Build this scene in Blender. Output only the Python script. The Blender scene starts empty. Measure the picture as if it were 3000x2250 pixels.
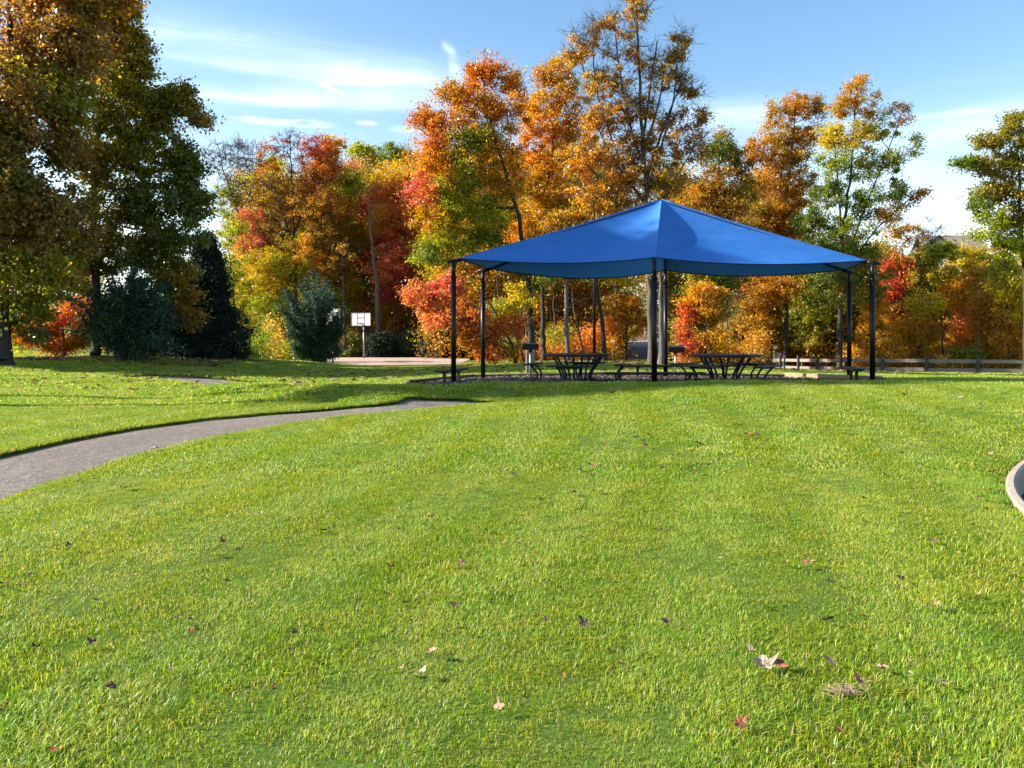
import bpy, math, random
import numpy as np
from mathutils import Vector, Matrix

rnd = random.Random(7)
rng = np.random.default_rng(11)
R = math.radians
SC = bpy.context.scene
COL = SC.collection

# ------------------------------------------------------------------ camera, sky, sun, exposure
F = 2253.0          # focal length in pixels of a 3000 px wide frame
EYE = 1.6
HOR = 975.0         # row of the horizon
cam_d = bpy.data.cameras.new('camera')
cam_d.sensor_width = 36
cam_d.lens = 36 * F / 3000
cam_d.shift_y = -(1125 - HOR) / 3000
cam_d.clip_start = 0.05
cam_d.clip_end = 3000
cam = bpy.data.objects.new('camera', cam_d)
cam.location = (0, 0, EYE)
cam.rotation_euler = (R(90), 0, 0)
COL.objects.link(cam)
SC.camera = cam

SUN_EL, SUN_AZ = 27.0, -90.0          # azimuth from +Y, negative = to the left
sd = Vector((math.sin(R(SUN_AZ)) * math.cos(R(SUN_EL)), math.cos(R(SUN_AZ)) * math.cos(R(SUN_EL)), math.sin(R(SUN_EL))))
sun_d = bpy.data.lights.new('sun', 'SUN')
sun_d.energy = 5.0
sun_d.angle = R(0.55)
sun_d.color = (1.0, 0.93, 0.80)
sun = bpy.data.objects.new('sun', sun_d)
sun.rotation_euler = (-sd).to_track_quat('-Z', 'Y').to_euler()
sun.location = (-40, 10, 40)
COL.objects.link(sun)

world = bpy.data.worlds.new('World')
SC.world = world
world.use_nodes = True
wn = world.node_tree
wn.nodes.clear()


class NT:
    """tiny node-tree helper"""
    def __init__(s, nt): s.t = nt
    def n(s, typ, **kw):
        nd = s.t.nodes.new(typ)
        for k, v in kw.items():
            setattr(nd, k, v)
        return nd
    def l(s, a, b): s.t.links.new(a, b)
    def val(s, sock, v):
        if isinstance(v, (int, float, tuple, list)): sock.default_value = v
        else: s.l(v, sock)
    def m(s, op, a, b=0.0, c=None, clamp=False):
        nd = s.n('ShaderNodeMath', operation=op, use_clamp=clamp)
        s.val(nd.inputs[0], a); s.val(nd.inputs[1], b)
        if c is not None: s.val(nd.inputs[2], c)
        return nd.outputs[0]
    def mix(s, fac, a, b, mode='MIX'):
        nd = s.n('ShaderNodeMix', data_type='RGBA', blend_type=mode)
        s.val(nd.inputs[0], fac); s.val(nd.inputs[6], a); s.val(nd.inputs[7], b)
        return nd.outputs[2]
    def noise(s, vec, scale, detail=4, rough=.55, dist=0.0):
        nd = s.n('ShaderNodeTexNoise')
        if vec is not None: s.l(vec, nd.inputs['Vector'])
        nd.inputs['Scale'].default_value = scale
        nd.inputs['Detail'].default_value = detail
        nd.inputs['Roughness'].default_value = rough
        nd.inputs['Distortion'].default_value = dist
        return nd.outputs['Fac']
    def ramp(s, fac, stops):
        nd = s.n('ShaderNodeValToRGB')
        s.l(fac, nd.inputs[0])
        e = nd.color_ramp.elements
        while len(e) < len(stops): e.new(0.5)
        for i, (p, c) in enumerate(stops):
            e[i].position = p
            e[i].color = (*c, 1) if len(c) == 3 else c
        return nd.outputs[0]
    def mrange(s, v, a, b, c=0.0, d=1.0, smooth=True):
        nd = s.n('ShaderNodeMapRange', interpolation_type='SMOOTHSTEP' if smooth else 'LINEAR')
        s.l(v, nd.inputs[0])
        for i, q in enumerate((a, b, c, d)): nd.inputs[i + 1].default_value = q
        return nd.outputs[0]


W = NT(wn)
sky = W.n('ShaderNodeTexSky', sky_type='NISHITA', sun_disc=False)
sky.sun_elevation = R(SUN_EL)
sky.sun_rotation = R(SUN_AZ)
sky.altitude = 300
sky.air_density = 1.25
sky.dust_density = 1.0
sky.ozone_density = 2.2
hsv = W.n('ShaderNodeHueSaturation')
hsv.inputs['Saturation'].default_value = 1.15
W.l(sky.outputs[0], hsv.inputs['Color'])
tc = W.n('ShaderNodeTexCoord')
sep = W.n('ShaderNodeSeparateXYZ')
W.l(tc.outputs['Generated'], sep.inputs[0])
az = W.m('ARCTAN2', sep.outputs[0], sep.outputs[1])
el = W.m('ARCSINE', sep.outputs[2])
cmb = W.n('ShaderNodeCombineXYZ')
W.l(az, cmb.inputs[0]); W.l(W.m('MULTIPLY', el, 6.0), cmb.inputs[1])
wisp = W.noise(cmb.outputs[0], 5.5, 7, .62, .6)
wisp = W.mrange(wisp, .40, .72)
fine = W.noise(cmb.outputs[0], 16, 6, .6, 1.0)
fine = W.mrange(fine, .42, .68)
def streak(az0, el0, slope, halfw, thick, amp, tex):
    d = W.m('SUBTRACT', el, W.m('ADD', W.m('MULTIPLY', W.m('SUBTRACT', az, az0), slope), el0))
    g = W.m('POWER', 2.718, W.m('MULTIPLY', W.m('POWER', W.m('ABSOLUTE', W.m('DIVIDE', d, thick)), 2.0), -1.0))
    a = W.m('DIVIDE', W.m('SUBTRACT', az, az0), halfw)
    h = W.m('POWER', 2.718, W.m('MULTIPLY', W.m('POWER', W.m('ABSOLUTE', a), 4.0), -1.0))
    return W.m('MULTIPLY', W.m('MULTIPLY', W.m('MULTIPLY', g, h), amp), tex)
soft = W.m('ADD', W.m('MULTIPLY', wisp, .6), .4)
ST = [(-.26, .327, -.05, .23, .026, .60, soft), (-.25, .315, -.02, .16, .006, .55, soft), (-.154, .318, -.03, .10, .016, .5, soft),
      (-.26, .286, .03, .20, .012, .60, soft), (-.34, .280, .0, .11, .005, .6, soft),
      (-.293, .2577, .0, .055, .004, 1.7, fine), (-.356, .261, .0, .03, .0025, 1.2, fine), (-.187, .262, -.02, .012, .002, 1.2, soft), (-.12, .256, .0, .03, .004, .9, fine),
      (-.082, .352, -.5, .009, .005, 1.0, soft), (-.074, .328, -.8, .008, .010, .9, soft), (-.230, .300, -.4, .014, .0025, .9, soft),
      (.28, .262, -.06, .07, .018, .7, soft), (.49, .243, -.01, .10, .0025, .35, soft), (.50, .225, 0, .14, .016, .45, soft), (.50, .135, 0, .1, .010, .35, soft),
      (.30, .17, .02, .12, .012, .3, soft)]
acc = None
for s_ in ST:
    v = streak(*s_)
    acc = v if acc is None else W.m('ADD', acc, v)
acc = W.m('ADD', acc, W.m('MULTIPLY', W.mrange(el, .32, .02), W.m('ADD', W.m('MULTIPLY', wisp, .5), .65)))
acc = W.m('MINIMUM', W.m('MULTIPLY', acc, .52), .8)
skyc = W.mix(acc, hsv.outputs[0], (8.0, 8.5, 9.2, 1))
bg = W.n('ShaderNodeBackground')
bg.inputs['Strength'].default_value = 0.095
W.l(skyc, bg.inputs['Color'])
wo = W.n('ShaderNodeOutputWorld')
W.l(bg.outputs[0], wo.inputs[0])

SC.view_settings.view_transform = 'Standard'
SC.view_settings.look = 'None'
SC.view_settings.gamma = 1
SC.view_settings.use_curve_mapping = False
SC.view_settings.exposure = 1.45
SC.render.engine = 'CYCLES'
SC.cycles.max_bounces = 6
SC.cycles.transparent_max_bounces = 8
SC.cycles.use_denoising = True


# ------------------------------------------------------------------ helpers
def P(px, py, Y):
    return Vector(((px - 1500) / F * Y, Y, EYE - (py - HOR) / F * Y))

def thing(name, label, cat, loc=(0, 0, 0), rotz=0.0, group=None):
    o = bpy.data.objects.new(name, None)
    COL.objects.link(o)
    o.empty_display_size = .3
    o.location = loc
    o.rotation_euler = (0, 0, rotz)
    o['label'] = label
    o['category'] = cat
    if group: o['group'] = group
    return o

def tag(o, label, cat, group=None, kind=None):
    if label: o['label'] = label
    if cat: o['category'] = cat
    if group: o['group'] = group
    if kind: o['kind'] = kind
    return o

def new_mesh(name, verts, faces, mat, parent=None, smooth=False, kind=None, loc=None):
    me = bpy.data.meshes.new(name)
    me.from_pydata([tuple(v) for v in verts], [], [tuple(f) for f in faces])
    me.update()
    o = bpy.data.objects.new(name, me)
    COL.objects.link(o)
    if mat: me.materials.append(mat)
    if parent: o.parent = parent
    if loc is not None: o.location = loc
    if smooth:
        me.polygons.foreach_set('use_smooth', [True] * len(me.polygons))
    if kind: o['kind'] = kind
    return o

def np_mesh(name, V, Q, mat, parent=None, tint=None, smooth=False, kind=None):
    """V (n,3), Q (m,k) equal-sized faces; tint (m,3) per-face colour"""
    V = np.ascontiguousarray(V, dtype=np.float32)
    Q = np.ascontiguousarray(Q, dtype=np.int32)
    me = bpy.data.meshes.new(name)
    me.vertices.add(len(V)); me.vertices.foreach_set('co', V.ravel())
    k = Q.shape[1]
    me.loops.add(Q.size); me.loops.foreach_set('vertex_index', Q.ravel())
    me.polygons.add(len(Q))
    me.polygons.foreach_set('loop_start', np.arange(0, Q.size, k, dtype=np.int32))
    me.polygons.foreach_set('loop_total', np.full(len(Q), k, dtype=np.int32))
    if tint is not None:
        a = me.attributes.new('tint', 'FLOAT_COLOR', 'FACE')
        a.data.foreach_set('color', np.hstack([tint, np.ones((len(Q), 1))]).astype(np.float32).ravel())
    me.update(calc_edges=True)
    if smooth: me.polygons.foreach_set('use_smooth', np.ones(len(Q), dtype=bool))
    o = bpy.data.objects.new(name, me)
    COL.objects.link(o)
    if mat: me.materials.append(mat)
    if parent: o.parent = parent
    if kind: o['kind'] = kind
    return o

class MB:
    """collects simple shapes into one mesh"""
    def __init__(s): s.v = []; s.f = []
    def box(s, c, size, rot=None, bev=0.0):
        sx, sy, sz = [q / 2 for q in size]
        M = Matrix.Rotation(rot, 3, 'Z') if isinstance(rot, (int, float)) else (rot or Matrix.Identity(3))
        b = min(bev, sx * .9, sy * .9, sz * .9)
        i0 = len(s.v)
        if b <= 0:
            for x in (-sx, sx):
                for y in (-sy, sy):
                    for z in (-sz, sz):
                        s.v.append(Vector(c) + M @ Vector((x, y, z)))
            for f in ((0, 1, 3, 2), (4, 6, 7, 5), (0, 4, 5, 1), (2, 3, 7, 6), (0, 2, 6, 4), (1, 5, 7, 3)):
                s.f.append([i0 + q for q in f])
        else:
            # chamfered box: 4 rings of a chamfered rectangle
            def ring(hx, hy, z):
                return [(-hx + b, -hy, z), (hx - b, -hy, z), (hx, -hy + b, z), (hx, hy - b, z), (hx - b, hy, z), (-hx + b, hy, z), (-hx, hy - b, z), (-hx, -hy + b, z)]
            rs = [ring(sx - b, sy - b, -sz) if sx > 2 * b and sy > 2 * b else ring(sx, sy, -sz), ring(sx, sy, -sz + b), ring(sx, sy, sz - b), ring(sx - b, sy - b, sz) if sx > 2 * b and sy > 2 * b else ring(sx, sy, sz)]
            for r_ in rs:
                for p in r_: s.v.append(Vector(c) + M @ Vector(p))
            s.f.append([i0 + q for q in range(7, -1, -1)])
            for k in range(3):
                for q in range(8):
                    a = i0 + k * 8 + q; b2 = i0 + k * 8 + (q + 1) % 8
                    s.f.append([a, b2, b2 + 8, a + 8])
            s.f.append([i0 + 24 + q for q in range(8)])
        return s
    def tube(s, pts, r, n=8, caps=True):
        pts = [Vector(p) for p in pts]
        rr = r if isinstance(r, (list, tuple)) else [r] * len(pts)
        i0 = len(s.v)
        up = None
        for k, p in enumerate(pts):
            d = (pts[min(k + 1, len(pts) - 1)] - pts[max(k - 1, 0)]).normalized()
            if up is None:
                up = Vector((0, 0, 1)) if abs(d.z) < .9 else Vector((1, 0, 0))
            a = d.cross(up).normalized(); b = a.cross(d).normalized()
            up = b
            for q in range(n):
                t = 2 * math.pi * q / n
                s.v.append(p + (a * math.cos(t) + b * math.sin(t)) * rr[k])
        for k in range(len(pts) - 1):
            for q in range(n):
                a = i0 + k * n + q; b = i0 + k * n + (q + 1) % n
                s.f.append([a, b, b + n, a + n])
        if caps:
            s.f.append([i0 + q for q in range(n - 1, -1, -1)])
            s.f.append([i0 + (len(pts) - 1) * n + q for q in range(n)])
        return s
    def poly_prism(s, pts, z0, z1, bev=0.0):
        n = len(pts); i0 = len(s.v)
        c = Vector((sum(p[0] for p in pts) / n, sum(p[1] for p in pts) / n))
        def ring(z, off):
            for p in pts:
                d = Vector((p[0], p[1])) - c
                q = c + d * (1 - off / max(d.length, 1e-6))
                s.v.append(Vector((q.x, q.y, z)))
        rings = [(z0, bev), (z0 + bev, 0), (z1 - bev, 0), (z1, bev)] if bev else [(z0, 0), (z1, 0)]
        for z, o in rings: ring(z, o)
        for k in range(len(rings) - 1):
            for q in range(n):
                a = i0 + k * n + q; b = i0 + k * n + (q + 1) % n
                s.f.append([a, b, b + n, a + n])
        s.f.append([i0 + q for q in range(n - 1, -1, -1)])
        s.f.append([i0 + (len(rings) - 1) * n + q for q in range(n)])
        return s
    def build(s, name, mat, parent=None, smooth=False, kind=None):
        return new_mesh(name, s.v, s.f, mat, parent, smooth, kind)

def curve_pts(ctrl, n=24):
    """Catmull-Rom through control points"""
    C = [Vector(c) for c in ctrl]
    C = [C[0] * 2 - C[1]] + C + [C[-1] * 2 - C[-2]]
    out = []
    segs = len(C) - 3
    for i in range(segs):
        m = max(2, n // segs)
        for k in range(m):
            t = k / m
            p0, p1, p2, p3 = C[i:i + 4]
            out.append(.5 * ((2 * p1) + (p2 - p0) * t + (2 * p0 - 5 * p1 + 4 * p2 - p3) * t * t + (3 * p1 - p0 - 3 * p2 + p3) * t ** 3))
    out.append(C[-2])
    return out

# ------------------------------------------------------------------ materials
def mat_new(name):
    m = bpy.data.materials.new(name)
    m.use_nodes = True
    m.node_tree.nodes.clear()
    T = NT(m.node_tree)
    out = T.n('ShaderNodeOutputMaterial')
    b = T.n('ShaderNodeBsdfPrincipled')
    T.l(b.outputs[0], out.inputs[0])
    return m, T, b, out

def simple(name, c1, c2=None, rough=.6, scale=8, metal=0.0, bump=0.0, bscale=60, spec=.5, stretch=None):
    m, T, b, out = mat_new(name)
    tcn = T.n('ShaderNodeTexCoord').outputs['Object']
    if stretch:
        mp = T.n('ShaderNodeMapping'); T.l(tcn, mp.inputs[0]); mp.inputs['Scale'].default_value = stretch
        tcn = mp.outputs[0]
    c2 = c2 or tuple(q * .7 for q in c1)
    n = T.noise(tcn, scale, 6, .6)
    col = T.ramp(n, [(.3, c1), (.7, c2)])
    T.l(col, b.inputs['Base Color'])
    b.inputs['Roughness'].default_value = rough
    b.inputs['Metallic'].default_value = metal
    b.inputs['Specular IOR Level'].default_value = spec
    if bump:
        bp = T.n('ShaderNodeBump'); bp.inputs['Strength'].default_value = bump; bp.inputs['Distance'].default_value = .02
        T.l(T.noise(tcn, bscale, 5, .7), bp.inputs['Height']); T.l(bp.outputs[0], b.inputs['Normal'])
    return m

def leaf_mat(name, trans=.52, rough=.4, spec=.5):
    m, T, b, out = mat_new(name)
    at = T.n('ShaderNodeAttribute', attribute_name='tint')
    T.l(at.outputs['Color'], b.inputs['Base Color'])
    b.inputs['Roughness'].default_value = rough
    b.inputs['Specular IOR Level'].default_value = spec
    tr = T.n('ShaderNodeBsdfTranslucent')
    hs = T.n('ShaderNodeHueSaturation'); hs.inputs['Saturation'].default_value = 1.1; hs.inputs['Value'].default_value = 1.25
    T.l(at.outputs['Color'], hs.inputs['Color']); T.l(hs.outputs[0], tr.inputs['Color'])
    mx = T.n('ShaderNodeMixShader'); mx.inputs[0].default_value = trans
    T.l(b.outputs[0], mx.inputs[1]); T.l(tr.outputs[0], mx.inputs[2]); T.l(mx.outputs[0], out.inputs[0])
    return m

M = {}
M['leaf'] = leaf_mat('leaf')
M['needle'] = leaf_mat('needle', .15, .6, .2)
M['bark'] = simple('bark', (.13, .105, .085), (.045, .035, .03), .9, 6, bump=.6, bscale=14, stretch=(3, 3, .6))
M['bark_grey'] = simple('bark_grey', (.15, .13, .115), (.05, .043, .038), .9, 5, bump=.5, bscale=14, stretch=(3, 3, .7))
M['bark_dark'] = simple('bark_dark', (.05, .042, .036), (.02, .017, .015), .9, 6, bump=.6, bscale=14, stretch=(3, 3, .6))
M['black'] = simple('black_powder_coat', (.004, .005, .007), (.007, .007, .010), .38, 3, spec=.25)
M['dgreen'] = simple('dark_green_coat', (.008, .016, .012), (.014, .024, .018), .42, 5, spec=.3)
M['navy'] = simple('dark_blue_coat', (.006, .011, .020), (.010, .018, .030), .42, 5, spec=.3)
M['steel'] = simple('galvanised_steel', (.30, .30, .31), (.20, .20, .21), .45, 8, metal=.7)
M['timber'] = simple('timber', (.34, .26, .16), (.20, .145, .09), .85, 5, bump=.4, bscale=20, stretch=(1, 1, 6))  # pale copy for the sunlit timber, sunlight put into the wood colour
M['timber_shade'] = simple('shaded_timber', (.12, .085, .06), (.06, .043, .032), .9, 5, bump=.4, bscale=20, stretch=(1, 1, 6))  # same timber in shade, the shade painted in as darker wood
M['fence'] = simple('weathered_rail', (.29, .235, .185), (.16, .13, .105), .9, 4, bump=.5, bscale=16, stretch=(1, 6, 6))
M['fence_post'] = simple('dark_fence_post', (.10, .082, .066), (.035, .028, .024), .9, 4, bump=.5, bscale=16, stretch=(5, 5, 1))
M['concrete'] = simple('concrete', (.38, .30, .23), (.28, .22, .17), .85, 7, bump=.15, bscale=60)
M['white_sign'] = simple('white_sign_face', (.78, .78, .77), (.68, .68, .66), .4, 3)
M['ink'] = simple('black_ink', (.01, .01, .01), (.015, .015, .015), .5, 3)
M['globe'] = simple('opal_globe', (.75, .74, .70), (.68, .67, .64), .25, 3)
M['tan'] = simple('tan_block', (.24, .21, .15), (.15, .13, .10), .9, 6, bump=.2, bscale=40)

# ------------------------------------------------------------------ terrain
_ctl = []
def cz(x, y, z): _ctl.append((x, y, z))
def cp(px, py, Y):
    p = P(px, py, Y); _ctl.append(tuple(p))
for q in [(-4, -4, 0), (4, -4, 0), (-12, 2, 0), (12, 2, 0), (0, 2.5, 0), (-6, 8.6, 0), (6, 8, 0.02), (0, 8, .03), (-12, 10, 0), (0, 13, .15), (4, 15, .40), (6, 17, .475),
          (3.5, 17.2, .475), (-.5, 17.6, .42), (8.5, 17.6, .455), (3.51, 18.95, .35), (-1.5, 19.9, .36), (-.83, 22.1, .30), (4.6, 23.3, .29), (9.32, 19.9, .34), (9.69, 22.1, .27),
          (1.7, 20.2, .32), (5.6, 20.2, .33), (12, 15, .38), (14, 19, .33), (13, 10, .1), (-15, 18, .0), (-14, 14, 0)]:
    cz(*q)
for q in [(1440, 1178, 16.4), (0, 1120, 24), (300, 1080, 32), (0, 1054, 38), (365, 1052, 34), (900, 1060, 47), (1100, 1078, 50), (1360, 1068, 53),
          (1061, 1052, 66.5), (1300, 1052, 66), (740, 1056, 58), (800, 1053, 66), (1000, 1100, 30), (1000, 1130, 24), (1000, 1152, 19.5), (600, 1106, 27),
          (1600, 1065, 35), (1600, 1059, 45), (2050, 1080, 36), (2250, 1082, 42), (2700, 1099, 29), (3000, 1104, 29), (3300, 1120, 20),
          (3010, 1097, 42.5), (2714, 1092, 44), (2468, 1088, 46.5), (2290, 1082, 54.5), (2242, 1080, 57), (1870, 1055, 60), (1870, 1020, 80), (1870, 990, 110),
          (-300, 1052, 38), (-500, 1060, 25), (800, 1050, 75), (1000, 1050, 75), (1250, 1050, 75), (1250, 1048, 84), (900, 1046, 84), (700, 1050, 70), (1100, 1081, 38), (1100, 1076, 44), (1300, 1082, 38), (1300, 1075, 44), (920, 1072, 40), (1000, 1070, 47), (2180, 1078, 50)]:
    cp(*q)
for q in [(20, 68, -2.2), (40, 60, -1.8), (60, 50, -1.2), (-60, 60, .5), (-80, 90, 4), (-45, 120, 7), (-15, 130, 4), (60, 110, 8), (80, 150, 13), (20, 150, 4),
          (-90, 30, 0), (90, 30, 0), (0, -40, 0), (-50, -20, 0), (60, -20, 0), (0, 190, 7), (-100, 160, 9), (120, 100, 6), (-42, 74, 1.6), (-40, 95, 4.2)]:
    cz(*q)
_C = np.array(_ctl)
def _tps(r2):
    return np.where(r2 > 1e-9, .5 * r2 * np.log(np.maximum(r2, 1e-12)), 0.0)
_n = len(_C)
_K = _tps(((_C[:, None, :2] - _C[None, :, :2]) ** 2).sum(-1)) + np.eye(_n) * 2.0
_Pm = np.hstack([np.ones((_n, 1)), _C[:, :2]])
_A = np.zeros((_n + 3, _n + 3)); _A[:_n, :_n] = _K; _A[:_n, _n:] = _Pm; _A[_n:, :_n] = _Pm.T
_w = np.linalg.solve(_A, np.concatenate([_C[:, 2], np.zeros(3)]))
RIDGE = np.array([(-2.7, 16.9), (-4.7, 18.7), (-6.8, 20.8), (-8.0, 22.2)])
def seg_dist(x, y, A, B):
    d = B - A; t = np.clip(((x - A[0]) * d[0] + (y - A[1]) * d[1]) / (d @ d), 0, 1)
    return np.hypot(x - A[0] - t * d[0], y - A[1] - t * d[1])
def terrain(x, y):
    x = np.atleast_1d(np.asarray(x, float)); y = np.atleast_1d(np.asarray(y, float))
    out = np.empty(len(x))
    for s in range(0, len(x), 20000):
        xs, ys = x[s:s + 20000], y[s:s + 20000]
        r2 = (xs[:, None] - _C[None, :, 0]) ** 2 + (ys[:, None] - _C[None, :, 1]) ** 2
        out[s:s + 20000] = _tps(r2) @ _w[:_n] + _w[_n] + _w[_n + 1] * xs + _w[_n + 2] * ys
    rad = np.hypot(x, y - 50)
    k = np.clip((rad - 110) / 70, 0, 1); k = k * k * (3 - 2 * k)
    out = np.clip(out, -4, 14) * (1 - k) + 5.0 * k
    d = np.min([seg_dist(x, y, RIDGE[i], RIDGE[i + 1]) for i in range(len(RIDGE) - 1)], axis=0)
    out += .26 * np.exp(-(d / .8) ** 2)
    out += .02 * np.sin(x * .9 + 1) * np.sin(y * .7) * np.clip(y / 6, 0, 1) * np.clip((60 - y) / 40, 0, 1)
    return out
def tz(x, y): return float(terrain([x], [y])[0])
def on_ground(px, py, ymax=80):
    """where the sight line through a pixel meets the ground"""
    Y = np.linspace(1.5, ymax, 4000)
    X = (px - 1500) / F * Y; Z = EYE - (py - HOR) / F * Y
    below = np.nonzero(Z <= terrain(X, Y))[0]
    i = below[0] if len(below) else len(Y) - 1
    return Vector((X[i], Y[i], float(terrain([X[i]], [Y[i]])[0])))

def pip(x, y, poly):
    inside = np.zeros(len(x), bool)
    n = len(poly)
    for i in range(n):
        x1, y1 = poly[i]; x2, y2 = poly[(i + 1) % n]
        c = ((y1 > y) != (y2 > y)) & (x < (x2 - x1) * (y - y1) / (y2 - y1 + 1e-12) + x1)
        inside ^= c
    return inside
def near_poly(x, y, poly, r):
    m = pip(x, y, poly)
    for k in range(8):
        a = k * math.pi / 4
        m |= pip(x + r * math.cos(a), y + r * math.sin(a), poly)
    return m

# path edges (traced once, laid on the ground)
UP = [(-900, 1560), (-400, 1420), (0, 1325), (200, 1282), (400, 1247), (600, 1222), (800, 1205), (1000, 1190), (1110, 1181), (1170, 1173), (1180, 1163), (1200, 1159), (1330, 1164), (1450, 1173)]
LO = [(-900, 2100), (-400, 1640), (0, 1468), (200, 1402), (400, 1335), (600, 1285), (800, 1247), (1000, 1219), (1200, 1200), (1300, 1192), (1380, 1186), (1430, 1181), (1455, 1178), (1470, 1175)]
def resample(pl, n):
    d = [0]
    for a, b in zip(pl, pl[1:]): d.append(d[-1] + math.hypot(a[0] - b[0], a[1] - b[1]))
    d = np.array(d) / d[-1]; t = np.linspace(0, 1, n)
    return np.stack([np.interp(t, d, [p[0] for p in pl]), np.interp(t, d, [p[1] for p in pl])], 1)
upw = resample([tuple(on_ground(*p))[:2] for p in UP], 70)
low = resample([tuple(on_ground(*p))[:2] for p in LO], 70)
print('PATH END', upw[-1], low[-1], upw[-12], low[-12], upw[35], low[35])
PATH1 = np.vstack([upw, low[::-1]])
BR = np.array([tuple(p)[:2] for p in curve_pts([(-4.3, 19.8, 0), (-5.8, 21.4, 0), (-8.2, 23.9, 0), (-10.3, 26.2, 0), (-12.2, 27.6, 0), (-14.0, 28.3, 0)], 42)])
bt = np.gradient(BR, axis=0); bt /= np.linalg.norm(bt, axis=1)[:, None]
bn = np.stack([-bt[:, 1], bt[:, 0]], 1)
brl, brr = BR + bn * .95, BR - bn * .95
PATH2 = np.vstack([brl, brr[::-1]])
BED = [(-2.9, 21.3), (-1.2, 23.9), (8.5, 23.9), (9.95, 20.7), (8.9, 18.6), (-1.5, 18.6)]
COURT = [(-20.5, 53.2), (-3.6, 53.2), (-3.6, 69.5), (-20.5, 69.5)]
RC = Vector((10.8, 4.24)); RO, RI = 6.80, 6.71

def grid_axis(vals):
    out = []
    for a, b, s in vals:
        out += list(np.arange(a, b, s))
    return np.array(out + [vals[-1][1]])
gx = grid_axis([(-700, -200, 60), (-200, -60, 8), (-60, -18, 1.5), (-18, 16, .16), (16, 60, 1.2), (60, 200, 8), (200, 700.1, 60)])
gy = grid_axis([(-300, -20, 40), (-20, 1, 3), (1, 32, .16), (32, 80, .8), (80, 220, 6), (220, 900, 60)])
GX, GY = np.meshgrid(gx, gy)
gxf, gyf = GX.ravel(), GY.ravel()
gz = terrain(gxf, gyf)
near = (gyf > -2) & (gyf < 75) & (np.abs(gxf) < 60)
sink = np.zeros(len(gz))
ix = np.nonzero(near)[0]
for poly, r, dep in ((PATH1, .08, .13), (PATH2, .08, .13), (BED, .02, .06)):
    m_ = near_poly(gxf[ix], gyf[ix], poly, r)
    sink[ix[m_]] = np.maximum(sink[ix[m_]], dep)
dr = np.hypot(gxf - RC.x, gyf - RC.y)
sink = np.where(dr < RO - .04, .45, sink)
mc = pip(gxf, gyf, [(-20.9, 52.6), (-3.1, 52.6), (-3.1, 70.2), (-20.9, 70.2)])
gz = gz - sink
gz = np.where(mc, -.80, gz)
nx, ny = len(gx), len(gy)
idx = np.arange(nx * ny).reshape(ny, nx)
Q = np.stack([idx[:-1, :-1], idx[:-1, 1:], idx[1:, 1:], idx[1:, :-1]], -1).reshape(-1, 4)

m, T, b, out = mat_new('lawn_soil')
pos = T.n('ShaderNodeNewGeometry').outputs['Position']
n1 = T.noise(pos, .35, 4, .6); n2 = T.noise(pos, 3.2, 6, .7); n3 = T.noise(pos, 45, 5, .8)
c = T.ramp(n1, [(.3, (.09, .17, .02)), (.7, (.14, .22, .025))])
c = T.mix(T.mrange(n2, .45, .75), c, (.10, .12, .03, 1))
c = T.mix(T.mrange(n3, .35, .7), c, (.04, .06, .012, 1), 'MIX')
T.l(c, b.inputs['Base Color'])
b.inputs['Roughness'].default_value = .95
b.inputs['Specular IOR Level'].default_value = .1
bp = T.n('ShaderNodeBump'); bp.inputs['Strength'].default_value = .7; bp.inputs['Distance'].default_value = .03
T.l(n3, bp.inputs['Height']); T.l(bp.outputs[0], b.inputs['Normal'])
M['lawn'] = m
ground = np_mesh('ground', np.stack([gxf, gyf, gz], 1), Q, M['lawn'], smooth=True, kind='structure')

# asphalt path
m, T, b, out = mat_new('asphalt')
pos = T.n('ShaderNodeNewGeometry').outputs['Position']
n1 = T.noise(pos, .9, 5, .6); n3 = T.noise(pos, 42, 4, .85)
n5 = T.noise(pos, 11, 5, .75)
vor = T.n('ShaderNodeTexVoronoi'); T.l(pos, vor.inputs['Vector']); vor.inputs['Scale'].default_value = 85
c = T.ramp(n3, [(.34, (.085, .068, .058)), (.5, (.21, .175, .15)), (.66, (.46, .40, .34))])
c = T.mix(T.mrange(n1, .35, .7, 0, .35), c, (.13, .10, .08, 1))
c = T.mix(T.mrange(n5, .42, .62, 0, .55), c, (.085, .068, .058, 1))
T.l(c, b.inputs['Base Color']); b.inputs['Roughness'].default_value = .9
b.inputs['Specular IOR Level'].default_value = .2
bp = T.n('ShaderNodeBump'); bp.inputs['Strength'].default_value = .8; bp.inputs['Distance'].default_value = .01
T.l(vor.outputs['Distance'], bp.inputs['Height']); T.l(bp.outputs[0], b.inputs['Normal'])
M['asphalt'] = m
def ribbon_mesh(name, A, B, mat, dz, nsub, kind):
    n = len(A); V = []
    for j in range(nsub + 1):
        t = j / nsub
        p = A * (1 - t) + B * t
        z = terrain(p[:, 0], p[:, 1]) + dz
        if j in (0, nsub): z = z - .02
        V.append(np.column_stack([p, z]))
    V = np.vstack(V); id2 = np.arange(n * (nsub + 1)).reshape(nsub + 1, n)
    Qr = np.stack([id2[:-1, :-1], id2[:-1, 1:], id2[1:, 1:], id2[1:, :-1]], -1).reshape(-1, 4)
    return np_mesh(name, V, Qr, mat, smooth=True, kind=kind)
ribbon_mesh('path', upw, low, M['asphalt'], -.058, 8, 'structure')
ribbon_mesh('path', brl, brr, M['asphalt'], -.064, 6, 'structure')
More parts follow.
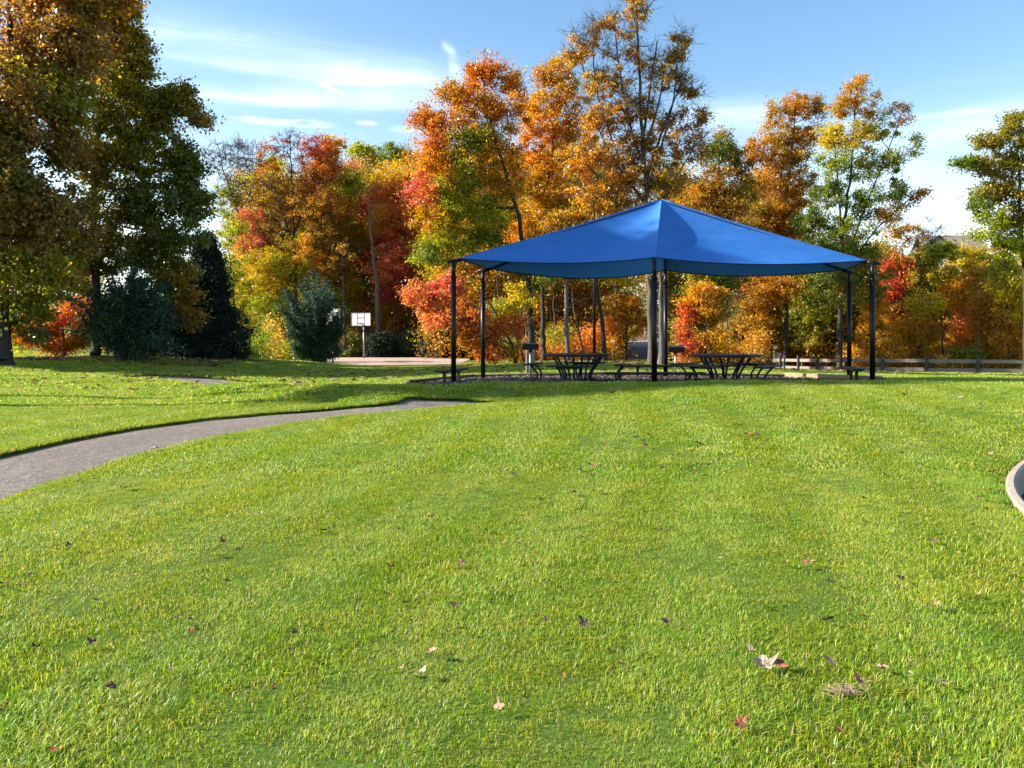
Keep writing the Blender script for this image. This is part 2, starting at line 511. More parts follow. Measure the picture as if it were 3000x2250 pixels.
# road climbing away behind the shelter, and the street beyond the fence
M['road'] = simple('road_asphalt', (.21, .205, .225), (.16, .155, .175), .9, .6, bump=.2, bscale=30)
rc = np.array([tuple(p)[:2] for p in curve_pts([(30, 62, 0), (19, 63, 0), (12.5, 64, 0), (11.8, 72, 0), (13.6, 84, 0), (16.5, 98, 0), (20, 112, 0), (26, 130, 0)], 50)])
rt = np.gradient(rc, axis=0); rt /= np.linalg.norm(rt, axis=1)[:, None]; rn = np.stack([-rt[:, 1], rt[:, 0]], 1)
ribbon_mesh('road', rc + rn * 2.6, rc - rn * 2.6, M['road'], .05, 6, 'structure')

# mulch bed
m, T, b, out = mat_new('mulch')
pos = T.n('ShaderNodeNewGeometry').outputs['Position']
mp = T.n('ShaderNodeMapping'); T.l(pos, mp.inputs[0]); mp.inputs['Scale'].default_value = (1, 1.6, 1)
n3 = T.noise(mp.outputs[0], 26, 5, .8); n1 = T.noise(pos, 1.2, 4, .6)
c = T.ramp(n3, [(.36, (.02, .013, .012)), (.54, (.055, .037, .032)), (.76, (.17, .12, .10))])
c = T.mix(T.mrange(n1, .4, .7, 0, .5), c, (.10, .07, .06, 1))
T.l(c, b.inputs['Base Color']); b.inputs['Roughness'].default_value = .95
bp = T.n('ShaderNodeBump'); bp.inputs['Strength'].default_value = 1; bp.inputs['Distance'].default_value = .04
T.l(n3, bp.inputs['Height']); T.l(bp.outputs[0], b.inputs['Normal'])
M['mulch'] = m
bx = np.arange(-3.0, 10.2, .25); by = np.arange(18.1, 24.8, .25)
BXg, BYg = np.meshgrid(bx, by)
bi = np.arange(BXg.size).reshape(BXg.shape)
Qb = np.stack([bi[:-1, :-1], bi[:-1, 1:], bi[1:, 1:], bi[1:, :-1]], -1).reshape(-1, 4)
cxb = BXg.ravel()[Qb].mean(1); cyb = BYg.ravel()[Qb].mean(1)
Qb = Qb[near_poly(cxb, cyb, BED, .12)]
bzv = terrain(BXg.ravel(), BYg.ravel()) - .015
ob = near_poly(BXg.ravel(), BYg.ravel(), BED, .02)
bzv = np.where(ob, bzv, bzv - .07)
np_mesh('mulch_bed', np.stack([BXg.ravel(), BYg.ravel(), bzv], 1), Qb, M['mulch'], kind='structure')
nchip = 9000
chx = rng.uniform(-2.8, 9.9, nchip); chy = rng.uniform(18.2, 24.5, nchip)
k_ = pip(chx, chy, BED); chx, chy = chx[k_], chy[k_]; nchip = len(chx)
chz = terrain(chx, chy) + rng.uniform(-.012, .02, nchip)
L_ = rng.uniform(.02, .06, nchip); w_ = L_ * rng.uniform(.2, .45, nchip); a_ = rng.uniform(0, 6.28, nchip)
dx, dy = np.cos(a_), np.sin(a_)
til = rng.uniform(-.5, .5, nchip) * L_
c0 = np.stack([chx, chy, chz], 1)
u = np.stack([dx * L_, dy * L_, til], 1); v = np.stack([-dy * w_, dx * w_, rng.uniform(-.3, .6, nchip) * w_], 1)
V = np.stack([c0 - u - v, c0 + u - v, c0 + u + v, c0 - u + v], 1).reshape(-1, 3)
tn = rng.choice(4, nchip)[:, None]
pal = np.array([(.22, .155, .13), (.13, .09, .07), (.07, .045, .038), (.30, .225, .19)])
np_mesh('mulch_chips', V, np.arange(nchip * 4).reshape(-1, 4), M['needle'], tint=pal[tn[:, 0]], kind='stuff')

# basketball court
m, T, b, out = mat_new('court_surface')
pos = T.n('ShaderNodeNewGeometry').outputs['Position']
n1 = T.noise(pos, .5, 5, .65); n2 = T.noise(pos, 9, 5, .7)
c = T.ramp(n1, [(.3, (.38, .26, .20)), (.7, (.46, .34, .27))])
c = T.mix(T.mrange(n2, .5, .8, 0, .5), c, (.20, .15, .13, 1))
T.l(c, b.inputs['Base Color']); b.inputs['Roughness'].default_value = .9
M['court'] = m
ct = MB()
def rounded(x0, y0, x1, y1, r, n=6):
    pts = []
    for cx, cy, a0 in ((x1 - r, y0 + r, -90), (x1 - r, y1 - r, 0), (x0 + r, y1 - r, 90), (x0 + r, y0 + r, 180)):
        for k in range(n + 1):
            a = R(a0 + 90 * k / n); pts.append((cx + r * math.cos(a), cy + r * math.sin(a)))
    return pts
ct.poly_prism(rounded(-20.5, 53.2, -3.6, 69.5, 4.0), -.78, -.62)
ct.build('court', M['court'], kind='structure')
M['line'] = simple('white_line_paint', (.62, .60, .56), (.45, .43, .40), .7, 6)
ln = MB()
def line(a, b_, w=.07, z=-.616):
    a, b_ = Vector((*a, z)), Vector((*b_, z)); d = (b_ - a).normalized(); nn = Vector((-d.y, d.x, 0)) * w / 2
    i = len(ln.v); ln.v += [a - nn, b_ - nn, b_ + nn, a + nn]; ln.f.append([i, i + 1, i + 2, i + 3])
def arc(c, r, a0, a1, n=24, w=.07):
    p = [(c[0] + r * math.cos(R(a0 + (a1 - a0) * k / n)), c[1] + r * math.sin(R(a0 + (a1 - a0) * k / n))) for k in range(n + 1)]
    for k in range(n): line(p[k], p[k + 1], w)
for ax_, bx_ in (((-19.6, 57.5), (-19.6, 65.6)), ((-6, 54.2), (-6, 68.6)), ((-19.6, 62.5), (-17, 62.5)), ((-14.9, 60.6), (-14.9, 65.8)), ((-11.1, 60.6), (-11.1, 65.8)), ((-15.2, 60.6), (-10.8, 60.6)), ((-19.6, 61.8), (-4.4, 61.8))):
    line(ax_, bx_)
arc((-13, 66), 6.1, 180, 360)
arc((-13, 54.5), 6.1, 0, 180)
ln.build('court_lines', M['line'], kind='structure')

# curved concrete kerb of the sunken bed at the right
kb = MB()
a0, a1, nk = 118, 215, 90
for k in range(nk + 1):
    a = R(a0 + (a1 - a0) * k / nk)
    d = Vector((math.cos(a), math.sin(a), 0))
    o_ = Vector((RC.x, RC.y, 0)) + d * RO
    z0 = tz(o_.x, o_.y)
    ri = RI - .01
    prof = [(RO, -.4), (RO, .012), (RO - .018, .03), (ri + .03, .035), (ri, .015), (ri - .01, -.6)]
    for r_, zz in prof:
        kb.v.append(Vector((RC.x, RC.y, z0 + zz)) + d * r_)
for k in range(nk):
    for q in range(5):
        a = k * 6 + q; kb.f.append([a, a + 6, a + 7, a + 1])
ko = kb.build('concrete_kerb', M['concrete'], smooth=False)
tag(ko, 'curved pale concrete kerb cut off by the right edge of the frame', 'kerb')
m, T, b, out = mat_new('rubber_mulch')
pos = T.n('ShaderNodeNewGeometry').outputs['Position']
n3 = T.noise(pos, 55, 4, .8)
T.l(T.ramp(n3, [(.4, (.008, .008, .009)), (.6, (.03, .03, .032)), (.72, (.22, .2, .19))]), b.inputs['Base Color'])
bp = T.n('ShaderNodeBump'); bp.inputs['Strength'].default_value = 1; bp.inputs['Distance'].default_value = .03
T.l(n3, bp.inputs['Height']); T.l(bp.outputs[0], b.inputs['Normal'])
fl = MB(); fl.poly_prism([(RC.x + 6.68 * math.cos(R(t)), RC.y + 6.68 * math.sin(R(t))) for t in range(0, 360, 5)], -.3, -.19)
fl.build('play_area_floor', m, kind='structure')

# ------------------------------------------------------------------ grass (one object, instanced tufts)
m, T, b, out = mat_new('grass_blade')
oi = T.n('ShaderNodeObjectInfo')
pos = T.n('ShaderNodeNewGeometry').outputs['Position']
n1 = T.noise(pos, .45, 3, .6); n2 = T.noise(pos, 2.6, 4, .65)
at = T.n('ShaderNodeAttribute', attribute_name='tint')
big = T.ramp(T.m('ADD', T.m('MULTIPLY', n1, .5), T.m('MULTIPLY', n2, .5)), [(.36, (.74, .94, .66)), (.5, (1.0, 1.0, 1.0)), (.64, (1.22, 1.08, 1.1))])
col = T.mix(1.0, at.outputs['Color'], big, 'MULTIPLY')
rr = T.ramp(oi.outputs['Random'], [(0, (.75, .85, .7)), (.5, (1, 1, 1)), (1, (1.25, 1.1, 1.2))])
col = T.mix(1.0, col, rr, 'MULTIPLY')
T.l(col, b.inputs['Base Color'])
b.inputs['Roughness'].default_value = .42
b.inputs['Specular IOR Level'].default_value = .38
tr = T.n('ShaderNodeBsdfTranslucent'); T.l(T.mix(1.0, col, (1.35, 1.3, .8, 1), 'MULTIPLY'), tr.inputs['Color'])
mx = T.n('ShaderNodeMixShader'); mx.inputs[0].default_value = .42
T.l(b.outputs[0], mx.inputs[1]); T.l(tr.outputs[0], mx.inputs[2]); T.l(mx.outputs[0], out.inputs[0])
M['grass'] = m

def tuft(name, rad, nb, hmin, hmax, w, lean, rs, long_frac=.0):
    g = np.random.default_rng(rs)
    V = []; Fc = []; C = []
    for i in range(nb):
        a = g.uniform(0, 6.283); r = rad * math.sqrt(g.uniform()); bx_, by_ = r * math.cos(a), r * math.sin(a)
        h = g.uniform(hmin, hmax)
        if g.uniform() < long_frac: h *= 1.5
        fa = g.normal(0, 1.25)
        ln_ = abs(g.normal(0, lean)) + .12
        dx_, dy_ = math.cos(fa), math.sin(fa)
        sx_, sy_ = -dy_, dx_
        ww = w * g.uniform(.7, 1.3)
        # mid and tip
        m1 = (bx_ + dx_ * h * ln_ * .35, by_ + dy_ * h * ln_ * .35, h * .55)
        tl = min(ln_, 1.6)
        tip = (bx_ + dx_ * h * tl, by_ + dy_ * h * tl, h * (1 - .25 * tl))
        i0 = len(V)
        V += [(bx_ - sx_ * ww / 2, by_ - sy_ * ww / 2, -.012), (bx_ + sx_ * ww / 2, by_ + sy_ * ww / 2, -.012),
              (m1[0] + sx_ * ww * .45, m1[1] + sy_ * ww * .45, m1[2]), (m1[0] - sx_ * ww * .45, m1[1] - sy_ * ww * .45, m1[2]),
              (tip[0] + sx_ * ww * .08, tip[1] + sy_ * ww * .08, tip[2]), (tip[0] - sx_ * ww * .08, tip[1] - sy_ * ww * .08, tip[2])]
        Fc += [(i0, i0 + 1, i0 + 2, i0 + 3), (i0 + 3, i0 + 2, i0 + 4, i0 + 5)]
        t = g.uniform()
        if t < .07: c = (.56, .50, .28)
        elif t < .45: c = (.175, .285, .018)
        elif t < .8: c = (.29, .38, .02)
        else: c = (.42, .46, .035)
        c = tuple(q * g.uniform(.8, 1.2) for q in c)
        C += [c, c]
    o = np_mesh(name, np.array(V), np.array(Fc), M['grass'], tint=np.array(C))
    COL.objects.unlink(o)
    return o
tcoll = bpy.data.collections.new('grass_tufts')
def addt(*a, **k):
    tcoll.objects.link(tuft(*a, **k))
for i in range(5): addt('tuft_a%d' % i, .075, 42, .014, .036, .0027, .85, 20 + i, .06)
for i in range(4): addt('tuft_b%d' % i, .15, 56, .018, .042, .0065, .9, 40 + i, .05)
for i in range(3): addt('tuft_c%d' % i, .34, 90, .028, .06, .017, .6, 60 + i, .05)
NV = (5, 4, 3)

def scatter(x0, x1, y0, y1, dens, fr=1.0):
    area = (x1 - x0) * (y1 - y0)
    n = int(area * dens)
    x = rng.uniform(x0, x1, n); y = rng.uniform(y0, y1, n)
    return x, y
GP = []
def lawn_zone(y0, y1, dens, variant0, nvar, rad, smin, smax, side=2.0):
    x1 = .666 * y1 + side
    x, y = scatter(-x1, x1, y0, y1, dens)
    k = np.abs(x) < .675 * y + side
    x, y = x[k], y[k]
    bad = near_poly(x, y, PATH1, rad * .25) | near_poly(x, y, PATH2, rad * .3) | near_poly(x, y, BED, rad * .35) | near_poly(x, y, COURT, .3) | (np.hypot(x - RC.x, y - RC.y) < RO + rad * .5)
    x, y = x[~bad], y[~bad]
    # nothing but litter under the woods
    z = terrain(x, y)
    n = len(x)
    GP.append((x, y, z - .004, rng.uniform(0, 6.283, n), rng.uniform(smin, smax, n), rng.integers(variant0, variant0 + nvar, n)))
lawn_zone(1.8, 8.5, 380, 0, 5, .075, .75, 1.3)
lawn_zone(8.5, 17.5, 100, 5, 4, .15, .75, 1.2)
lawn_zone(17.5, 60, 17, 9, 3, .34, .8, 1.15, 4)
# denser rim along the path edges
def rim(poly_edge, n, sgn):
    t = rng.uniform(0, len(poly_edge) - 1.001, n); i = t.astype(int); f = (t - i)[:, None]
    p = poly_edge[i] * (1 - f) + poly_edge[i + 1] * f
    d = poly_edge[i + 1] - poly_edge[i]; d /= np.linalg.norm(d, axis=1)[:, None]
    nn = np.stack([-d[:, 1], d[:, 0]], 1) * sgn
    p = p + nn * rng.uniform(.0, .16, n)[:, None]
    GP.append((p[:, 0], p[:, 1], terrain(p[:, 0], p[:, 1]) - .012, rng.uniform(0, 6.283, n), rng.uniform(.8, 1.35, n), rng.integers(0, 5, n)))
rim(upw, 2600, 1); rim(low, 2200, -1)
gxp = np.concatenate([g[0] for g in GP]); gyp = np.concatenate([g[1] for g in GP]); gzp = np.concatenate([g[2] for g in GP])
# taller, patchy growth
patch = np.sin(gxp * 1.7 + 2) * np.sin(gyp * 1.3 + 1) + .6 * np.sin(gxp * 4.1) * np.sin(gyp * 3.7)
gs = np.concatenate([g[4] for g in GP]) * (1 + .30 * patch)
band = np.sin((gxp * .98 - gyp * .20 + .25 * np.sin(gyp * .5)) * 2 * math.pi / 1.25)
gr = 1.4 + np.where(band > 0, 0, math.pi) + rng.normal(0, .85, len(gxp)); gi = np.concatenate([g[5] for g in GP])
me = bpy.data.meshes.new('grass')
me.vertices.add(len(gxp)); me.vertices.foreach_set('co', np.stack([gxp, gyp, gzp], 1).astype(np.float32).ravel())
for nm, typ, dat in (('rz', 'FLOAT', gr), ('sc', 'FLOAT', gs)):
    a = me.attributes.new(nm, typ, 'POINT'); a.data.foreach_set('value', dat.astype(np.float32))
a = me.attributes.new('vi', 'INT', 'POINT'); a.data.foreach_set('value', gi.astype(np.int32))
go = bpy.data.objects.new('grass', me); COL.objects.link(go)
tag(go, 'mown green lawn grass with scattered straw coloured blades', 'grass', kind='stuff')
ng = bpy.data.node_groups.new('scatter_grass', 'GeometryNodeTree')
ng.interface.new_socket('Geometry', in_out='INPUT', socket_type='NodeSocketGeometry')
ng.interface.new_socket('Geometry', in_out='OUTPUT', socket_type='NodeSocketGeometry')
gi_ = ng.nodes.new('NodeGroupInput'); go_ = ng.nodes.new('NodeGroupOutput')
iop = ng.nodes.new('GeometryNodeInstanceOnPoints')
ci = ng.nodes.new('GeometryNodeCollectionInfo'); ci.inputs['Collection'].default_value = tcoll
ci.inputs['Separate Children'].default_value = True; ci.inputs['Reset Children'].default_value = True
m2p = ng.nodes.new('GeometryNodeMeshToPoints')
def named(nm, typ):
    nd = ng.nodes.new('GeometryNodeInputNamedAttribute'); nd.data_type = typ; nd.inputs[0].default_value = nm
    return nd.outputs['Attribute']
L = ng.links.new
L(gi_.outputs[0], m2p.inputs['Mesh']); L(m2p.outputs[0], iop.inputs['Points'])
L(ci.outputs[0], iop.inputs['Instance']); iop.inputs['Pick Instance'].default_value = True
L(named('vi', 'INT'), iop.inputs['Instance Index'])
cx = ng.nodes.new('ShaderNodeCombineXYZ'); L(named('rz', 'FLOAT'), cx.inputs[2])
e2r = ng.nodes.new('FunctionNodeEulerToRotation'); L(cx.outputs[0], e2r.inputs[0]); L(e2r.outputs[0], iop.inputs['Rotation'])
L(named('sc', 'FLOAT'), iop.inputs['Scale'])
L(iop.outputs[0], go_.inputs[0])
gm = go.modifiers.new('scatter', 'NODES'); gm.node_group = ng

# ------------------------------------------------------------------ trees
LPC, LSZ = 1.85, 1.08
def C3(*a): return np.array(a, float)
PAL = {
    'orange': C3((.62, .26, .025), (.55, .18, .02), (.62, .36, .03), (.44, .16, .02)),
    'ruor': C3((.52, .18, .02), (.44, .11, .018), (.60, .27, .025), (.36, .18, .02)),
    'oryel': C3((.60, .33, .02), (.62, .22, .015), (.42, .34, .02), (.50, .16, .015)),
    'yellow': C3((.66, .46, .025), (.48, .42, .03), (.62, .34, .02), (.34, .32, .025)),
    'ygreen': C3((.36, .36, .02), (.22, .27, .02), (.48, .40, .025), (.13, .19, .02)),
    'brightyg': C3((.50, .42, .06), (.34, .33, .04), (.58, .40, .05), (.20, .21, .03)),
    'green': C3((.13, .19, .025), (.20, .24, .025), (.08, .13, .02), (.30, .28, .025)),
    'olive': C3((.22, .20, .022), (.32, .24, .022), (.15, .16, .022), (.42, .25, .025)),
    'olgreen': C3((.13, .16, .035), (.19, .19, .035), (.09, .12, .035), (.24, .20, .03)),
    'brown': C3((.34, .18, .055), (.24, .14, .05), (.42, .22, .05), (.19, .15, .05)),
    'rust': C3((.52, .24, .03), (.42, .16, .025), (.58, .34, .035), (.30, .17, .03)),
    'rustdk': C3((.36, .18, .025), (.26, .15, .025), (.44, .20, .025), (.20, .18, .03)),
    'red': C3((.60, .12, .055), (.52, .08, .05), (.64, .20, .05), (.42, .07, .05)),
    'pinkor': C3((.70, .22, .12), (.68, .32, .08), (.66, .15, .11), (.54, .13, .09)),
    'crimson': C3((.44, .08, .07), (.34, .06, .06), (.50, .13, .08), (.28, .09, .06)),
    'redor': C3((.64, .20, .05), (.62, .29, .04), (.58, .13, .05), (.46, .16, .035)),
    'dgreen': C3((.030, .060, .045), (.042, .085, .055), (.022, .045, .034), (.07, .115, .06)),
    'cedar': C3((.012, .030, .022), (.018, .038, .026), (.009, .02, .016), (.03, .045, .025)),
    'tan': C3((.58, .42, .12), (.42, .32, .08), (.55, .28, .05), (.34, .28, .07)),
}
def palette_mix(pal, pos, g, n):
    """smooth drift through the palette over the crown, plus a per-leaf scatter"""
    P4 = PAL[pal]
    f = .5 + .28 * np.sin(pos[:, 0] * .9 + pos[:, 2] * .7 + 1.3) + .22 * np.sin(pos[:, 0] * 2.3 - pos[:, 2] * 1.9 + pos[:, 1] * .8)
    f = np.clip(f + g.normal(0, .22, n), 0, .999) * 3
    i = f.astype(int); t = (f - i)[:, None]
    c = P4[i] * (1 - t) + P4[np.minimum(i + 1, 3)] * t
    return c * np.array([1.12, 1.17, 1.05]) * g.uniform(.6, 1.35, (n, 1)) * g.uniform(.93, 1.07, (n, 3))

def leaves_mesh(name, cen, pal_id, lpc, size, spread, g, mat, parent, flat=.7, slender=.62, kind=None):
    lpc = int(lpc * LPC)
    size = size * LSZ
    n = len(cen) * lpc
    if n == 0: return None
    ci = np.repeat(np.arange(len(cen)), lpc)
    sp = np.array([1, 1, flat]) * spread
    off = g.normal(0, 1, (n, 3)) * sp * g.uniform(.45, 1.35, (len(cen), 1))[ci]
    p = cen[ci] + off
    d = g.normal(0, 1, (n, 3)); d[:, 2] -= .35; d /= np.linalg.norm(d, axis=1)[:, None]
    nrm = g.normal(0, 1, (n, 3)) * .8 + np.array([0, 0, .55])
    s = np.cross(d, nrm); s /= np.maximum(np.linalg.norm(s, axis=1)[:, None], 1e-6)
    up = np.cross(s, d)
    L_ = (size * g.uniform(.65, 1.35, n))[:, None]; W_ = L_ * slender / 2
    V = np.stack([p, p + d * L_ * .55 + s * W_ + up * W_ * .35, p + d * L_, p + d * L_ * .55 - s * W_ + up * W_ * .35], 1).reshape(-1, 3)
    col = np.empty((n, 3))
    for pn in set(pal_id):
        mk = np.array([q == pn for q in pal_id])[ci]
        col[mk] = palette_mix(pn, cen[ci][mk], g, int(mk.sum()))
    return np_mesh(name, V, np.arange(n * 4).reshape(-1, 4), mat, parent, tint=col, kind=kind)

def tubes_np(A, B, ra, rb, sides=5):
    """separate tapered prisms from A to B"""
    d = B - A; ln_ = np.maximum(np.linalg.norm(d, axis=1), 1e-6)[:, None]; d = d / ln_
    h = np.where(np.abs(d[:, 2:3]) < .9, np.array([[0, 0, 1.0]]), np.array([[1.0, 0, 0]]))
    u = np.cross(d, h); u /= np.linalg.norm(u, axis=1)[:, None]; v = np.cross(d, u)
    n = len(A); ang = np.arange(sides) * 2 * math.pi / sides
    rings = []
    for Pn, r in ((A, ra), (B, rb)):
        rings.append(Pn[:, None, :] + (u[:, None, :] * np.cos(ang)[None, :, None] + v[:, None, :] * np.sin(ang)[None, :, None]) * r[:, None, None])
    V = np.stack(rings, 1).reshape(-1, 3)
    base = (np.arange(n) * 2 * sides)[:, None]
    k = np.arange(sides); k2 = (k + 1) % sides
    Qf = np.stack([base + k, base + k2, base + sides + k2, base + sides + k], -1).reshape(-1, 4)
    return V, Qf

def build_tree(name, label, cat, Y, trunk, tr, blobs, bark='bark', leaf=.13, lpc=60, spread=.42, twigs=4, seed=1, group=None, mat='leaf', dens=3.0,
               slender=.62, flat=.7, second=None, depth=.8, twig_len=.55, flare=1.35, fine=0, kind=None):
    """trunk: [(px,py)...] from the foot up; blobs: (px,py,rx,ry,palette[,density,leaf share])"""
    g = np.random.default_rng(seed)
    tw = [P(px, py, Y) for px, py in trunk]
    gzv = tz(tw[0].x, tw[0].y)
    tw[0] = Vector((tw[0].x, tw[0].y, gzv - .15))
    base = Vector((tw[0].x, tw[0].y, gzv))
    root = thing(name, label, cat, base, 0, group)
    nodes = []; par = []; isT = []
    TS = max(1.0, Y / 42)
    def add(p, pa, t=0): nodes.append(np.array(p, float)); par.append(pa); isT.append(t); return len(nodes) - 1
    def chain(pts, pa, t):
        for k, p in enumerate(pts): pa = add(p, pa, t)
        return pa
    tp = curve_pts(tw, max(6, int((tw[-1] - tw[0]).length / .55))) if len(tw) > 2 else [tw[0].lerp(tw[1], k / 6) for k in range(7)]
    jit = [Vector((g.normal(0, .03), g.normal(0, .03), 0)) for _ in tp]
    tp = [p + j for p, j in zip(tp, jit)]
    chain([tuple(p) for p in tp], -1, 1)
    ntr = len(nodes)
    if second:
        for st, pts in second:
            q = [P(px, py, Y + (.25 if k else 0)) for k, (px, py) in enumerate(pts)]
            if st < 0:
                q[0].z = tz(q[0].x, q[0].y) - .1
                chain([tuple(p) for p in curve_pts(q, 14)], 0, 2)
            else:
                i = min(int(st * (ntr - 1)), ntr - 1)
                chain([tuple(p) for p in curve_pts([Vector(nodes[i])] + q, 12)][1:], i, 2)
    cen, pid, lf = [], [], []
    ppm = F / Y
    for b_ in blobs:
        px, py, rx, ry, pn = b_[:5]
        dn = b_[5] if len(b_) > 5 else 1.0
        share = b_[6] if len(b_) > 6 else 1.0
        rxm, rzm = rx / ppm, ry / ppm
        n = max(3, int(math.pi * rxm * rzm * dens * dn * 2.0))
        u = g.normal(0, 1, (n, 3)); u /= np.linalg.norm(u, axis=1)[:, None]
        r = g.uniform(0, 1, n) ** .42
        c = P(px, py, Y)
        dyo = g.normal(0, .25) * rxm
        q = np.array(c) + u * r[:, None] * np.array([rxm, max(.6, min(rxm, 3.6) * depth), rzm]) + np.array([0, dyo, 0])
        cen.append(q); pid += [pn] * n; lf += list(g.uniform(0, 1, n) < share)
    cen = np.vstack(cen) if cen else np.zeros((0, 3))
    if len(blobs) > 1 and len(cen):
        bc = np.array([tuple(P(q[0], q[1], Y)) for q in blobs]); br = np.array([max(q[2], q[3]) / ppm for q in blobs])
        dd = np.hypot(cen[:, None, 0] - bc[None, :, 0], cen[:, None, 2] - bc[None, :, 2]) / br[None]
        sm = np.sin(cen[:, None, 0] * 1.9 + np.arange(len(blobs)) * 2.1 + cen[:, None, 1]) * np.sin(cen[:, None, 2] * 2.3 + np.arange(len(blobs)) * 1.7)
        pk = np.argmin(dd + .42 * sm + g.gumbel(0, .16, dd.shape), axis=1)
        pid = [blobs[q][4] for q in pk]
    lf = np.array(lf, bool)
    # grow the limbs
    if len(cen):
        TN = np.array(nodes)
        dmin = np.array([np.min(np.linalg.norm(TN - c, axis=1)) for c in cen])
        N = np.empty((len(nodes) + len(cen) * 14, 3)); plen = np.zeros(len(N)); cnt = len(nodes); N[:cnt] = TN
        for i in range(1, cnt):
            plen[i] = plen[par[i]] + np.linalg.norm(N[i] - N[par[i]])
        tips = {}
        for ci_ in np.argsort(dmin):
            c = cen[ci_]
            d = N[:cnt] - c
            dist = np.linalg.norm(d, axis=1)
            hor = np.hypot(d[:, 0], d[:, 1])
            pen = np.maximum(0, d[:, 2] + .35 * hor) * 1.6
            cost = dist + pen + .10 * plen[:cnt]
            cost[0] += 50
            i = int(np.argmin(cost)); L0 = dist[i]
            k = int(min(12, max(1, round(L0 / .5))))
            a = N[i]
            midp = (a + c) / 2 + np.array([0, 0, -.10 * L0]) + g.normal(0, .06 * L0, 3)
            pi_ = i
            for s_ in range(1, k + 1):
                t = s_ / k
                p = (1 - t) ** 2 * a + 2 * t * (1 - t) * midp + t * t * c
                if s_ < k: p = p + g.normal(0, .03, 3)
                N[cnt] = p; plen[cnt] = plen[pi_] + L0 / k
                par.append(pi_); isT.append(0); pi_ = cnt; cnt += 1
            tips[pi_] = 1
        N = N[:cnt]
    else:
        N = np.array(nodes); cnt = len(N)
    par_ = np.array(par)
    w = np.zeros(cnt)
    for i in range(cnt - 1, -1, -1):
        if w[i] == 0: w[i] = 1
        if par_[i] >= 0: w[par_[i]] += w[i]
    rad = .0085 * TS * np.power(w, .42)
    # trunk radius follows the wanted size
    nT = ntr; zz = np.arange(nT) / max(1, nT - 1)
    base_r = tr * (1 - .9 * zz) + .012
    rad[:nT] = np.maximum(np.minimum(rad[:nT], base_r * 1.15), base_r)
    rad[0] *= flare
    if nT > 1: rad[1] *= 1 + (flare - 1) * .4
    for i in range(nT, cnt):
        lim = rad[par_[i]] * (.9 if isT[i] != 2 else .91)
        rad[i] = min(rad[i], lim) if isT[i] != 2 else min(lim, tr * .45)
        if isT[i] == 2 and par_[i] == 0: rad[i] = tr * .75
    ti = np.arange(1, nT)
    V1, Q1 = tubes_np(N[par_[ti]], N[ti] + (N[ti] - N[par_[ti]]) * .03, rad[par_[ti]], rad[ti], 10)
    bi_ = np.arange(nT, cnt)
    big = bi_[np.isin(bi_, np.nonzero(np.array(isT) == 2)[0])]
    parts = [(V1, Q1)]
    def loc(V): return V - np.array(base)
    if len(big):
        V3, Q3 = tubes_np(N[par_[big]], N[big] + (N[big] - N[par_[big]]) * .04, np.where(par_[big] == 0, rad[big], rad[par_[big]]), rad[big], 8)
        ok = par_[big] != 0
        # side stems with their own foot: skip the link to the main foot
        V3, Q3 = tubes_np(N[par_[big]][ok], (N[big] + (N[big] - N[par_[big]]) * .04)[ok], rad[par_[big]][ok], rad[big][ok], 8)
        parts.append((V3, Q3))
    off = 0; VV = []; QQ = []
    for v_, q_ in parts:
        VV.append(v_); QQ.append(q_ + off); off += len(v_)
    np_mesh('trunk', loc(np.vstack(VV)), np.vstack(QQ), M[bark], root, smooth=True)
    rest = bi_[~np.isin(bi_, big)]
    VV, QQ, off = [], [], 0
    if len(rest):
        V2, Q2 = tubes_np(N[par_[rest]], N[rest], np.minimum(rad[par_[rest]], rad[rest] * 1.5), rad[rest], 4)
        VV.append(V2); QQ.append(Q2); off += len(V2)
    if len(cen) and twigs:
        nt = len(cen) * twigs
        s0 = np.repeat(cen, twigs, 0)
        dv = g.normal(0, 1, (nt, 3)); dv[:, 2] = dv[:, 2] * .7 + .5
        dv /= np.linalg.norm(dv, axis=1)[:, None]
        e0 = s0 + dv * g.uniform(.4, 1.2, (nt, 1)) * twig_len
        V4, Q4 = tubes_np(s0, e0, np.full(nt, .012 * TS), np.full(nt, .004 * TS), 3)
        VV.append(V4); QQ.append(Q4 + off); off += len(V4)
        if fine:
            s1 = np.repeat(s0 * .45 + e0 * .55, fine, 0); nf = len(s1)
            dv2 = np.repeat(dv, fine, 0) + g.normal(0, .6, (nf, 3)); dv2 /= np.linalg.norm(dv2, axis=1)[:, None]
            e1 = s1 + dv2 * g.uniform(.3, 1.0, (nf, 1)) * twig_len * .7
            V5, Q5 = tubes_np(s1, e1, np.full(nf, .008 * TS), np.full(nf, .003 * TS), 3)
            VV.append(V5); QQ.append(Q5 + off); off += len(V5)
    if VV:
        np_mesh('limbs', loc(np.vstack(VV)), np.vstack(QQ), M[bark], root, smooth=True)
    if len(cen) and lpc and lf.any():
        cl = cen[lf]; pl = [p for p, q in zip(pid, lf) if q]
        leaves_mesh('crown', cl - np.array(base), pl, lpc, leaf, spread * .62, g, M[mat], root, flat, slender)
    return root

TR = 'autumn trees behind the lawn'
